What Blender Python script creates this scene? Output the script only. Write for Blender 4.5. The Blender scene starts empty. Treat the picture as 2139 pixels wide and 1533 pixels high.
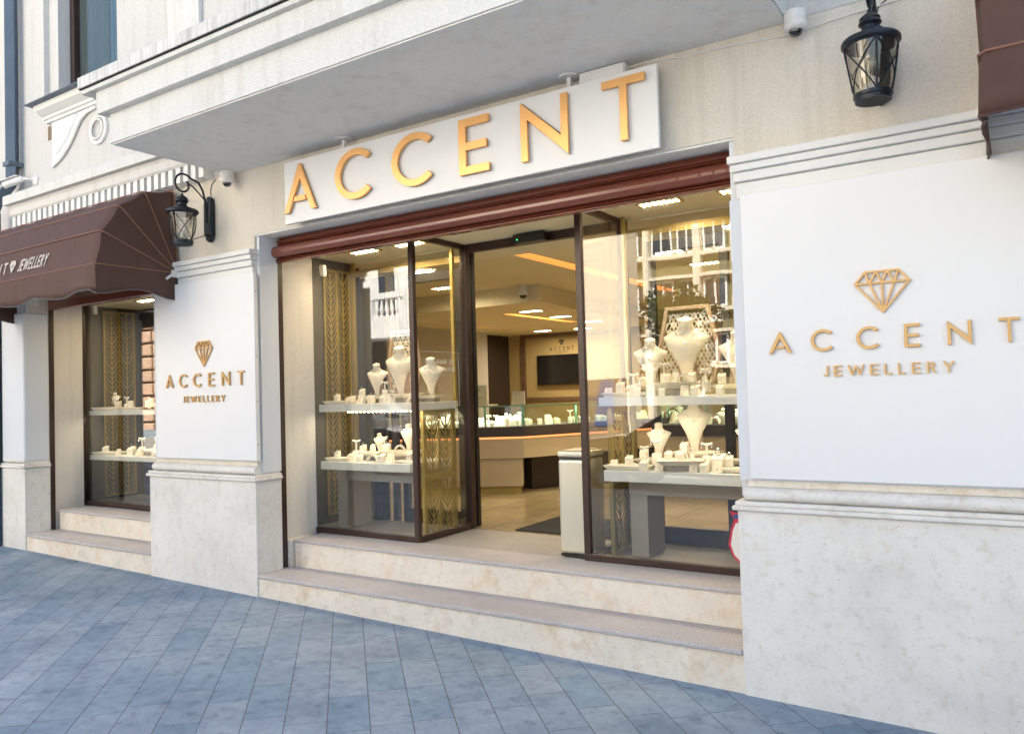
import bpy, math, random
from mathutils import Vector, Matrix
R_ = math.radians
random.seed(7)
S = bpy.context.scene
# ------------------------------------------------------------------ camera
cam_d = bpy.data.cameras.new('camera'); cam = bpy.data.objects.new('camera', cam_d)
S.collection.objects.link(cam); S.camera = cam
RX = Vector((0.8380, 0.5450, -0.0290)); DN = Vector((-0.0410, 0.0100, -0.9990))
FW = RX.cross(-DN) * -1
RX = Vector((0.83818, 0.54456, -0.02948)).normalized()
FW = Vector((-0.5440, 0.8384, 0.0313)); FW = (FW - RX*FW.dot(RX)).normalized()
UP = RX.cross(FW).normalized()
cam.matrix_world = Matrix(((RX.x, UP.x, -FW.x, 4.909), (RX.y, UP.y, -FW.y, -3.934), (RX.z, UP.z, -FW.z, 1.5), (0, 0, 0, 1)))
cam_d.sensor_width = 36; cam_d.lens = 36*1630.3/2139; cam_d.clip_end = 500; cam_d.clip_start = .05
# ------------------------------------------------------------------ sky, sun, exposure
SUN_EL, SUN_AZ = 49, 14
W = bpy.data.worlds.new('World'); S.world = W; W.use_nodes = True
nt = W.node_tree; bg = nt.nodes['Background']
sky = nt.nodes.new('ShaderNodeTexSky'); sky.sky_type = 'NISHITA'; sky.sun_disc = False
sky.sun_elevation = R_(SUN_EL); sky.sun_rotation = R_(SUN_AZ); sky.air_density = 1.0; sky.dust_density = 3.5; sky.ozone_density = .6
nt.links.new(sky.outputs[0], bg.inputs[0]); bg.inputs[1].default_value = .09
sl = bpy.data.lights.new('sun', 'SUN'); sl.energy = 5; sl.angle = R_(.5); sl.color = (1, .94, .84)
so = bpy.data.objects.new('sun', sl); S.collection.objects.link(so)
sv = Vector((math.sin(R_(SUN_AZ))*math.cos(R_(SUN_EL)), math.cos(R_(SUN_AZ))*math.cos(R_(SUN_EL)), math.sin(R_(SUN_EL))))
so.rotation_euler = sv.to_track_quat('Z', 'Y').to_euler()
S.view_settings.view_transform = 'Standard'; S.view_settings.look = 'None'
S.view_settings.exposure = 2.42; S.view_settings.gamma = 1
S.render.engine = 'CYCLES'
try:
    S.cycles.max_bounces = 10; S.cycles.transparent_max_bounces = 24; S.cycles.sample_clamp_indirect = 6
except Exception: pass

# ------------------------------------------------------------------ materials
def nmat(name):
    m = bpy.data.materials.new(name); m.use_nodes = True
    n = m.node_tree; b = n.nodes['Principled BSDF']; return m, n, b
def N(n, t, **k):
    o = n.nodes.new(t)
    for a, v in k.items():
        if a.startswith('i_'): o.inputs[a[2:].replace('_', ' ')].default_value = v
        else: setattr(o, a, v)
    return o
def rgb(c): return (c[0], c[1], c[2], 1)
def sc(c, f): return (min(1, c[0]*f), min(1, c[1]*f), min(1, c[2]*f), 1)
def noise(n, co, scale, detail=4, rough=.6):
    x = N(n, 'ShaderNodeTexNoise'); x.inputs['Scale'].default_value = scale; x.inputs['Detail'].default_value = detail
    x.inputs['Roughness'].default_value = rough; n.links.new(co, x.inputs['Vector']); return x.outputs[0]
def ramp(n, f, stops):
    r = N(n, 'ShaderNodeValToRGB'); e = r.color_ramp.elements
    while len(e) < len(stops): e.new(.5)
    for i, (p, c) in enumerate(stops):
        e[i].position = p; e[i].color = c if len(c) == 4 else rgb(c)
    n.links.new(f, r.inputs[0]); return r.outputs[0]
def mixc(n, f, a, b, mode='MIX'):
    x = N(n, 'ShaderNodeMix', data_type='RGBA', blend_type=mode)
    for s, v in ((0, f), (6, a), (7, b)):
        if hasattr(v, 'is_linked'): n.links.new(v, x.inputs[s])
        else: x.inputs[s].default_value = v
    return x.outputs[2]
def bump(n, b, h, strength, dist=.01):
    x = N(n, 'ShaderNodeBump'); x.inputs['Strength'].default_value = strength; x.inputs['Distance'].default_value = dist
    n.links.new(h, x.inputs['Height']); n.links.new(x.outputs[0], b.inputs['Normal'])
def objco(n, world=False):
    if world: return N(n, 'ShaderNodeNewGeometry').outputs['Position']
    return N(n, 'ShaderNodeTexCoord').outputs['Object']
def mat(name, col, rough=.5, metal=0, var=.06, vs=3, bs=0, bstr=.2, bd=.004, spec=.5, coat=0):
    m, n, b = nmat(name); co = objco(n)
    f = noise(n, co, vs, 5)
    c = ramp(n, f, [(.3, sc(col, 1-var)), (.7, sc(col, 1+var))]); n.links.new(c, b.inputs['Base Color'])
    b.inputs['Metallic'].default_value = metal; b.inputs['Specular IOR Level'].default_value = spec
    rr = N(n, 'ShaderNodeMapRange'); rr.inputs[3].default_value = max(0, rough-.06); rr.inputs[4].default_value = min(1, rough+.06)
    n.links.new(noise(n, co, vs*4, 3), rr.inputs[0]); n.links.new(rr.outputs[0], b.inputs['Roughness'])
    if coat: b.inputs['Coat Weight'].default_value = coat; b.inputs['Coat Roughness'].default_value = .1
    if bs: bump(n, b, noise(n, co, bs, 3), bstr, bd)
    return m
def emis(name, col, s):
    m, n, b = nmat(name); b.inputs['Base Color'].default_value = rgb(col)
    b.inputs['Emission Color'].default_value = rgb(col); b.inputs['Emission Strength'].default_value = s; return m
def glass(name, tint=(.93, .95, .92), f0=.06):
    m, n, b = nmat(name); n.nodes.remove(b); out = n.nodes['Material Output']
    g = N(n, 'ShaderNodeNewGeometry'); d = N(n, 'ShaderNodeVectorMath', operation='DOT_PRODUCT')
    n.links.new(g.outputs['Normal'], d.inputs[0]); n.links.new(g.outputs['Incoming'], d.inputs[1])
    a = N(n, 'ShaderNodeMath', operation='ABSOLUTE'); n.links.new(d.outputs['Value'], a.inputs[0])
    s = N(n, 'ShaderNodeMath', operation='SUBTRACT', use_clamp=True); s.inputs[0].default_value = 1; n.links.new(a.outputs[0], s.inputs[1])
    p = N(n, 'ShaderNodeMath', operation='POWER'); n.links.new(s.outputs[0], p.inputs[0]); p.inputs[1].default_value = 5
    q = N(n, 'ShaderNodeMath', operation='MULTIPLY_ADD'); n.links.new(p.outputs[0], q.inputs[0]); q.inputs[1].default_value = 1-f0; q.inputs[2].default_value = f0
    t = N(n, 'ShaderNodeBsdfTransparent'); t.inputs[0].default_value = rgb(tint)
    gl = N(n, 'ShaderNodeBsdfGlossy'); gl.inputs['Roughness'].default_value = 0; gl.inputs[0].default_value = (1, 1, 1, 1)
    bm = N(n, 'ShaderNodeBump'); bm.inputs['Strength'].default_value = .35; bm.inputs['Distance'].default_value = .0012; n.links.new(noise(n, objco(n), 2.6, 1, .4), bm.inputs['Height']); n.links.new(bm.outputs[0], gl.inputs['Normal'])
    mx = N(n, 'ShaderNodeMixShader'); n.links.new(q.outputs[0], mx.inputs[0]); n.links.new(t.outputs[0], mx.inputs[1]); n.links.new(gl.outputs[0], mx.inputs[2])
    n.links.new(mx.outputs[0], out.inputs[0]); return m
def stucco(name, col, var=.05, grain=150, gs=.8, dist=.005):
    m, n, b = nmat(name); co = objco(n, True)
    big = ramp(n, noise(n, co, 1.1, 6), [(.3, sc(col, 1-var)), (.7, sc(col, 1+var))])
    fine = noise(n, co, grain, 2, .7)
    c = mixc(n, .35, big, ramp(n, fine, [(.32, sc(col, .62)), (.62, sc(col, 1.12))]))
    # weather streaks
    mp = N(n, 'ShaderNodeMapping'); mp.inputs['Scale'].default_value = (9, 9, .7); n.links.new(co, mp.inputs[0])
    st = ramp(n, noise(n, mp.outputs[0], 1, 5), [(.50, (1, 1, 1)), (.78, (.80, .78, .74))])
    c = mixc(n, .7, c, st, 'MULTIPLY'); n.links.new(c, b.inputs['Base Color'])
    b.inputs['Roughness'].default_value = .92; b.inputs['Specular IOR Level'].default_value = .2
    h = noise(n, co, grain*.6, 3, .75); bump(n, b, h, gs, dist); return m
def stone(name, col, stain=(.62, .47, .30), amt=.5, rough=.55):
    m, n, b = nmat(name); co = objco(n, True)
    c = ramp(n, noise(n, co, 2.2, 8, .62), [(.28, sc(col, .86)), (.5, sc(col, 1)), (.72, sc(col, 1.08))])
    s = ramp(n, noise(n, co, 3.3, 8, .7), [(.52, (0, 0, 0)), (.74, (1, 1, 1))])
    f = N(n, 'ShaderNodeMath', operation='MULTIPLY'); n.links.new(s, f.inputs[0]); f.inputs[1].default_value = amt
    c = mixc(n, f.outputs[0], c, rgb(stain))
    mp = N(n, 'ShaderNodeMapping'); mp.inputs['Scale'].default_value = (1, 1, 2.2); n.links.new(co, mp.inputs[0])
    pit = ramp(n, noise(n, mp.outputs[0], 42, 4, .65), [(.30, (.55, .50, .43)), (.42, (1, 1, 1))])
    c = mixc(n, .55, c, pit, 'MULTIPLY')
    sp = ramp(n, noise(n, co, 15, 4, .7), [(.33, (.80, .77, .70)), (.48, (1, 1, 1))]); c = mixc(n, .6, c, sp, 'MULTIPLY')
    n.links.new(c, b.inputs['Base Color']); b.inputs['Roughness'].default_value = rough; b.inputs['Specular IOR Level'].default_value = .3
    bump(n, b, noise(n, co, 60, 5), .15, .004); return m
def granite(name, col):
    m, n, b = nmat(name); co = objco(n, True)
    v = N(n, 'ShaderNodeTexVoronoi'); v.inputs['Scale'].default_value = 260; n.links.new(co, v.inputs['Vector'])
    sp = N(n, 'ShaderNodeSeparateColor'); n.links.new(v.outputs['Color'], sp.inputs[0])
    c = ramp(n, sp.outputs[0], [(.0, sc(col, .5)), (.2, sc(col, .8)), (.6, sc(col, 1.05)), (1, sc(col, 1.5))])
    c = mixc(n, .5, c, ramp(n, noise(n, co, 3, 6), [(.3, sc(col, .82)), (.7, sc(col, 1.15))]))
    n.links.new(c, b.inputs['Base Color']); b.inputs['Roughness'].default_value = .6; return m
def wrap(name, m, f): return m

M = {}
M['stucco'] = stucco('facade_stucco', (.70, .645, .55))
M['stucco_hi'] = stucco('upper_stucco', (.60, .59, .565), .03, 120, .25)
M['soffit'] = stucco('soffit_stucco', (.80, .79, .755), .04, 140, .4)
M['balc'] = stucco('balcony_stucco', (.66, .655, .625), .03, 110, .15)
M['trim'] = mat('white_moulding_paint', (.74, .735, .70), .55, 0, .04, 2.5, 60, .08)
M['smooth'] = mat('white_render', (.66, .68, .70), .7, 0, .03, 2, 80, .06)
M['stone'] = stone('limestone', (.74, .71, .655), (.66, .60, .50), .35)
M['riser'] = stone('travertine', (.78, .71, .60), (.68, .44, .22), .7)
M['granite'] = granite('granite', (.46, .43, .425))
M['granite_in'] = granite('granite_landing', (.36, .34, .32))
M['panel'] = mat('panel_paint', (.775, .77, .755), .38, 0, .012, 1.2)
M['panel_side'] = M['panel']
M['gold'] = mat('satin_gold', (.84, .46, .17), .38, .5, .05, 6, spec=.5)
M['gold2'] = mat('muted_tan_gold', (.60, .37, .15), .42, .4, .05, 6)
M['golddk'] = mat('bronze_side', (.20, .13, .08), .5, .3, .1, 6)
M['brass'] = mat('brass_metal', (.37, .275, .08), .38, .3, .1, 4)
M['shutter'] = mat('glossy_oxblood_metal', (.17, .042, .022), .22, 0, .05, 2, spec=.6, coat=.5)
M['frame'] = mat('brown_aluminium', (.045, .022, .016), .35, .1, .12, 6)
M['dark'] = mat('near_black', (.014, .012, .011), .4, 0, .15, 6)
M['lamp'] = mat('navy_black_iron', (.014, .020, .028), .42, .3, .3, 14, 90, .15, .002)
M['fabric'] = mat('brown_canvas', (.088, .044, .033), .7, 0, .14, 2.2, 5, .45, .03, spec=.35)
M['hem'] = mat('grey_hem', (.12, .12, .11), .8)
M['piping'] = mat('copper_piping', (.22, .10, .06), .6)
M['plastic'] = mat('white_plastic', (.72, .70, .66), .4, 0, .03, 8)
M['lens'] = mat('dome_lens', (.010, .010, .012), .05, 0, .1, 8, spec=.8, coat=1)
M['pipe'] = mat('blue_grey_zinc', (.10, .135, .175), .45, .4, .12, 3)
M['glass'] = glass('window_glass', (.95, .95, .93), .072)
M['glasscase'] = glass('case_glass', (.90, .96, .92), .03)
M['glassgreen'] = mat('green_glass_edge', (.12, .30, .22), .2)
M['lampglass'] = glass('seeded_glass', (.86, .84, .76), .10)
M['upglass'] = mat('dark_window_glass', (.03, .045, .07), .05, 0, .2, 2, spec=.9)
M['curtain'] = mat('grey_curtain', (.10, .10, .09), .9, 0, .15, 2)
M['sheer'] = mat('blue_sheer', (.10, .14, .20), .8, 0, .15, 2)
M['cream'] = mat('cream_laminate', (.52, .42, .26), .45, 0, .03, 3)
M['shelfw'] = mat('white_laminate', (.74, .74, .70), .4, 0, .02, 3)
M['leather'] = mat('ivory_leatherette', (.80, .74, .62), .42, 0, .04, 12, 180, .1, .001)
M['leathert'] = mat('tan_leatherette', (.50, .36, .24), .45, 0, .05, 12, 180, .1, .001)
M['greige'] = mat('greige_laminate', (.33, .29, .25), .5, 0, .04, 3)
M['beige'] = mat('beige_paint', (.46, .36, .17), .7, 0, .05, 1)
M['ceil'] = mat('cream_ceiling', (.84, .78, .56), .75, 0, .03, 1)
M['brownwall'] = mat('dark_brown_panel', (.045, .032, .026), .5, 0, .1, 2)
M['greywall'] = mat('taupe_wall', (.055, .052, .046), .7, 0, .06, 2)
M['yellow'] = mat('ochre_wall', (.40, .30, .07), .6)
M['screen'] = mat('tv_screen', (.006, .006, .008), .12, 0, .1, 2, spec=.7)
M['bin'] = mat('champagne_steel', (.70, .66, .52), .30, .6, .03, 2)
M['silver'] = mat('silver_jewel', (.85, .85, .85), .12, 1, .05, 30)
M['goldj'] = mat('gold_jewel', (.9, .66, .3), .15, 1, .05, 30)
M['blue'] = mat('blue_enamel', (.03, .08, .25), .3)
M['mat'] = mat('charcoal_mat', (.025, .025, .027), .95, 0, .2, 60, 300, .4)
M['grille'] = mat('dark_grille', (.03, .032, .033), .5, .4)
M['paper'] = mat('cream_card', (.66, .60, .46), .7, 0, .02, 8)
M['ink'] = mat('dark_ink', (.05, .04, .035), .7)
M['stext'] = mat('awning_print', (.60, .55, .47), .7)
M['vinyl'] = mat('white_vinyl', (.7, .7, .68), .6)
M['rubber'] = mat('rubber', (.012, .012, .012), .7)
M['red'] = mat('red_sticker', (.55, .03, .06), .5)
M['led'] = emis('led_warm', (1, .86, .62), 5)
M['led2'] = emis('led_amber', (1, .62, .28), 3)
M['cove'] = emis('cove_orange', (1, .30, .07), .35)
M['strip'] = emis('counter_strip', (1, .32, .10), .35)
M['green'] = emis('sensor_led', (.05, 1, .2), 1.5)

def tiles():
    m, n, b = nmat('slate_paving'); co = objco(n, True)
    sp = N(n, 'ShaderNodeSeparateXYZ'); n.links.new(co, sp.inputs[0])
    def ma(op, a, c=None, d=None):
        x = N(n, 'ShaderNodeMath', operation=op)
        for i, v in enumerate((a, c, d)):
            if v is None: continue
            if hasattr(v, 'is_linked'): n.links.new(v, x.inputs[i])
            else: x.inputs[i].default_value = v
        return x.outputs[0]
    k = math.sqrt(.5)
    v = ma('MULTIPLY', ma('ADD', sp.outputs[0], sp.outputs[1]), k/.197)      # across rows
    u = ma('MULTIPLY', ma('SUBTRACT', sp.outputs[0], sp.outputs[1]), k/.42)
    v = ma('ADD', v, .12)
    row = ma('FLOOR', v)
    wn = N(n, 'ShaderNodeTexWhiteNoise', noise_dimensions='1D'); n.links.new(row, wn.inputs['W'])
    u2 = ma('ADD', u, ma('MULTIPLY', wn.outputs['Value'], 3.7))
    col = ma('FLOOR', u2)
    fv = ma('FRACT', v); fu = ma('FRACT', u2)
    ev = ma('MINIMUM', fv, ma('SUBTRACT', 1, fv)); eu = ma('MULTIPLY', ma('MINIMUM', fu, ma('SUBTRACT', 1, fu)), 2.1)
    wob = ma('MULTIPLY', ma('SUBTRACT', noise(n, co, 34, 5, .7), .5), .042)
    jv = ma('LESS_THAN', ma('ADD', ev, wob), .013); ju = ma('LESS_THAN', ma('ADD', eu, wob), .012)
    joint = ma('MAXIMUM', jv, ma('MULTIPLY', ju, .85))
    cmb = N(n, 'ShaderNodeCombineXYZ'); n.links.new(row, cmb.inputs[0]); n.links.new(col, cmb.inputs[1])
    w2 = N(n, 'ShaderNodeTexWhiteNoise', noise_dimensions='2D'); n.links.new(cmb.outputs[0], w2.inputs['Vector'])
    base = ramp(n, w2.outputs['Value'], [(0, (.235, .322, .395)), (.5, (.292, .352, .42)), (1, (.33, .388, .448))])
    bl = ramp(n, noise(n, co, 2.1, 7, .62), [(.32, (.68, .72, .76)), (.44, (.92, .94, .96)), (.58, (1, 1, 1)), (.74, (1.2, 1.18, 1.13))])
    c = mixc(n, 1, base, bl, 'MULTIPLY')
    b2 = ramp(n, noise(n, co, 13, 6, .7), [(.30, (.55, .58, .60)), (.45, (.9, .91, .92)), (.58, (1, 1, 1)), (.75, (1.22, 1.2, 1.14))])
    c = mixc(n, .95, c, b2, 'MULTIPLY')
    g = ramp(n, noise(n, co, 240, 2), [(.3, (.82, .82, .82)), (.7, (1.15, 1.15, 1.15))]); c = mixc(n, .6, c, g, 'MULTIPLY')
    b3 = ramp(n, noise(n, co, .55, 3, .5), [(.36, (.70, .74, .76)), (.56, (1, 1, 1))]); c = mixc(n, .9, c, b3, 'MULTIPLY')
    gm = N(n, 'ShaderNodeTexVoronoi'); gm.inputs['Scale'].default_value = 2.6; n.links.new(co, gm.inputs['Vector']); gd = ma('LESS_THAN', gm.outputs['Distance'], .045); c = mixc(n, ma('MULTIPLY', gd, .35), c, (.10, .11, .12, 1))
    spk = ramp(n, noise(n, co, 38, 3, .5), [(.74, (0, 0, 0)), (.78, (1, 1, 1))]); c = mixc(n, ma('MULTIPLY', spk, .3), c, (.34, .34, .33, 1))
    c = mixc(n, joint, c, (.10, .115, .135, 1)); n.links.new(c, b.inputs['Base Color'])
    b.inputs['Roughness'].default_value = .68; b.inputs['Specular IOR Level'].default_value = .35
    h = ma('SUBTRACT', ma('ADD', ma('MULTIPLY', noise(n, co, 25, 5), .35), ma('MULTIPLY', w2.outputs['Value'], .25)), ma('MULTIPLY', joint, .8))
    bump(n, b, h, .45, .006); return m
M['paving'] = tiles()
M['asphalt'] = mat('pale_bounce_asphalt', (.32, .31, .295), .85, 0, .15, 5, 200, .4)  # lightened so the sunlit road bounces light up to the balcony soffit
def marble():
    m, n, b = nmat('marble_floor'); co = objco(n, True)
    t = N(n, 'ShaderNodeTexBrick'); t.offset = 0; n.links.new(co, t.inputs['Vector']); t.inputs['Scale'].default_value = 1
    t.inputs['Brick Width'].default_value = .6; t.inputs['Row Height'].default_value = .6; t.inputs['Mortar Size'].default_value = .004
    t.inputs[1].default_value = (.42, .34, .20, 1); t.inputs[2].default_value = (.48, .39, .24, 1); t.inputs[3].default_value = (.14, .11, .07, 1)
    c = mixc(n, .6, t.outputs[0], ramp(n, noise(n, co, 3, 8), [(.35, (.7, .66, .58)), (.65, (1.1, 1.1, 1.1))]), 'MULTIPLY')
    n.links.new(c, b.inputs['Base Color']); b.inputs['Roughness'].default_value = .16; return m
M['marble'] = marble()

def edge_mat():
    m, n, b = nmat('weathered_edge'); co = objco(n, True)
    mp = N(n, 'ShaderNodeMapping'); mp.inputs['Scale'].default_value = (28, 28, 1.2); n.links.new(co, mp.inputs[0])
    c = ramp(n, noise(n, mp.outputs[0], 1, 6, .75), [(.32, (.42, .415, .40)), (.52, (.64, .635, .62)), (.7, (.70, .695, .68))])
    c = mixc(n, .8, c, ramp(n, noise(n, co, 2.4, 6, .7), [(.35, (.80, .80, .79)), (.55, (1, 1, 1))]), 'MULTIPLY')
    n.links.new(c, b.inputs['Base Color']); b.inputs['Roughness'].default_value = .9; bump(n, b, noise(n, co, 90, 4), .4, .003); return m
M['edge'] = edge_mat()
# ------------------------------------------------------------------ mesh helpers
class MB:
    def __init__(s): s.v = []; s.f = []; s.mi = []; s.cur = 0
    def face(s, idx): s.f.append(tuple(idx)); s.mi.append(s.cur)
    def add(s, vs, fs):
        o = len(s.v); s.v += [Vector(p) for p in vs]
        for f in fs: s.face([o+i for i in f])
        return s
    def box(s, x0, x1, y0, y1, z0, z1):
        return s.add([(x0, y0, z0), (x1, y0, z0), (x1, y1, z0), (x0, y1, z0), (x0, y0, z1), (x1, y0, z1), (x1, y1, z1), (x0, y1, z1)],
                     [(3, 2, 1, 0), (4, 5, 6, 7), (0, 1, 5, 4), (1, 2, 6, 5), (2, 3, 7, 6), (3, 0, 4, 7)])
    def hexa(s, b, t):   # bottom 4 pts, top 4 pts (ccw)
        return s.add(list(b)+list(t), [(3, 2, 1, 0), (4, 5, 6, 7), (0, 1, 5, 4), (1, 2, 6, 5), (2, 3, 7, 6), (3, 0, 4, 7)])
    def prism(s, pts, fr, d):  # 2D ccw polygon mapped by fr(u,v,w); extruded from w=0 (back) to w=d (front)
        n = len(pts); vs = [fr(u, v, 0) for u, v in pts]+[fr(u, v, d) for u, v in pts]
        o = len(s.v); s.v += [Vector(p) for p in vs]
        s.face([o+n+i for i in range(n)]); s.face([o+i for i in reversed(range(n))])
        for i in range(n):
            j = (i+1) % n; s.face([o+i, o+j, o+n+j, o+n+i])
        return s
    def profx(s, prof, x0, x1):   # profile (y,z) swept along x
        n = len(prof); o = len(s.v)
        s.v += [Vector((x0, y, z)) for y, z in prof]+[Vector((x1, y, z)) for y, z in prof]
        for i in range(n):
            j = (i+1) % n; s.face([o+i, o+j, o+n+j, o+n+i])
        s.face([o+i for i in reversed(range(n))]); s.face([o+n+i for i in range(n)]); return s
    def tube(s, pts, r, n=6, closed=False, taper=None):
        pts = [Vector(p) for p in pts]; m = len(pts); o = len(s.v); pn = None
        for i, p in enumerate(pts):
            if closed: t = pts[(i+1) % m]-pts[i-1]
            else: t = pts[min(i+1, m-1)]-pts[max(i-1, 0)]
            t.normalize()
            if pn is None:
                a = Vector((0, 0, 1)) if abs(t.z) < .9 else Vector((1, 0, 0)); nn = t.cross(a).normalized()
            else:
                nn = (pn-t*pn.dot(t))
                nn = nn.normalized() if nn.length > 1e-6 else t.orthogonal().normalized()
            pn = nn; bb = t.cross(nn); rr = r*(taper[i] if taper else 1)
            for k in range(n):
                an = 2*math.pi*k/n; s.v.append(p+nn*math.cos(an)*rr+bb*math.sin(an)*rr)
        for i in range(m if closed else m-1):
            j = (i+1) % m
            for k in range(n):
                l = (k+1) % n; s.face([o+i*n+k, o+i*n+l, o+j*n+l, o+j*n+k])
        if not closed:
            s.face([o+k for k in reversed(range(n))]); s.face([o+(m-1)*n+k for k in range(n)])
        return s
    def lathe(s, prof, c=(0, 0, 0), n=24, sx=1, sy=1):
        o = len(s.v); c = Vector(c); m = len(prof)
        for r, z in prof:
            for k in range(n):
                a = 2*math.pi*k/n; s.v.append(c+Vector((r*sx*math.cos(a), r*sy*math.sin(a), z)))
        for i in range(m-1):
            for k in range(n):
                l = (k+1) % n; s.face([o+i*n+k, o+i*n+l, o+(i+1)*n+l, o+(i+1)*n+k])
        if prof[0][0] > 1e-5: s.face([o+k for k in reversed(range(n))])
        if prof[-1][0] > 1e-5: s.face([o+(m-1)*n+k for k in range(n)])
        return s
    def grid(s, P, closeu=False):  # P[i][j]
        o = len(s.v); a = len(P); b = len(P[0])
        for r in P: s.v += [Vector(p) for p in r]
        for i in range(a-1):
            for j in range(b if closeu else b-1):
                k = (j+1) % b; s.face([o+i*b+j, o+i*b+k, o+(i+1)*b+k, o+(i+1)*b+j])
        return s
    def bar(s, a, b, w, fr, d, e=0):   # 2D stroke from a to b of width w
        ax, ay = a; bx, by = b; L = math.hypot(bx-ax, by-ay); ux, uy = (bx-ax)/L, (by-ay)/L; px, py = -uy*w/2, ux*w/2
        ax -= ux*e; ay -= uy*e; bx += ux*e; by += uy*e
        return s.prism([(ax-px, ay-py), (bx-px, by-py), (bx+px, by+py), (ax+px, ay+py)], fr, d)
    def build(s, name, m, parent=None, label=None, smooth=False, bevel=0, origin=None, seg=2, solid=0):
        if parent is not None: og = Vector(parent.get('_o', (0, 0, 0)))
        elif origin is not None: og = Vector(origin)
        else:
            xs = [p.x for p in s.v]; ys = [p.y for p in s.v]; zs = [p.z for p in s.v]
            og = Vector(((min(xs)+max(xs))/2, (min(ys)+max(ys))/2, min(zs)))
        me = bpy.data.meshes.new(name); me.from_pydata([tuple(p-og) for p in s.v], [], s.f)
        ms = m if isinstance(m, (list, tuple)) else [m]
        for x in ms: me.materials.append(x)
        if len(ms) > 1: me.polygons.foreach_set('material_index', s.mi)
        me.validate(); me.update()
        o = bpy.data.objects.new(name, me); S.collection.objects.link(o)
        if smooth:
            me.polygons.foreach_set('use_smooth', [True]*len(me.polygons))
            try: me.set_sharp_from_angle(angle=R_(38))
            except Exception: pass
        if parent is not None: o.parent = parent; o['_o'] = tuple(og)
        else: o.location = og; o['_o'] = tuple(og)
        if label: o['label'] = label
        if solid:
            md = o.modifiers.new('solid', 'SOLIDIFY'); md.thickness = solid; md.offset = 0
        if bevel:
            md = o.modifiers.new('bevel', 'BEVEL'); md.width = bevel; md.segments = seg; md.limit_method = 'ANGLE'; md.angle_limit = R_(40)
            md.harden_normals = False
        return o
def thing(name, label, cat, loc=(0, 0, 0), group=None):
    o = bpy.data.objects.new(name, None); S.collection.objects.link(o); o.location = loc; o['_o'] = tuple(loc)
    o.empty_display_size = .1
    return tag(o, label, cat, group)
def tag(o, label, cat, group=None):
    o['label'] = label; o['category'] = cat
    if group: o['group'] = group
    return o
def struct(o): o['kind'] = 'structure'; return o
def copy_tree(o, parent=None):
    c = o.copy(); S.collection.objects.link(c)
    if parent: c.parent = parent
    for ch in [x for x in list(bpy.data.objects) if x.parent == o]: copy_tree(ch, c)
    return c
def dup(o, loc, label, rz=0, s=1, group=None):
    c = copy_tree(o); c.location = loc; c.rotation_euler = (0, 0, rz); c.scale = (s, s, s); c['label'] = label
    if group: c['group'] = group
    return c
def FX(x0, z0, y, sx=1, sz=1):    # frame on a facade-parallel plane, front faces -Y
    return lambda u, v, w: (x0+u*sx, y-w, z0+v*sz)

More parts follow.
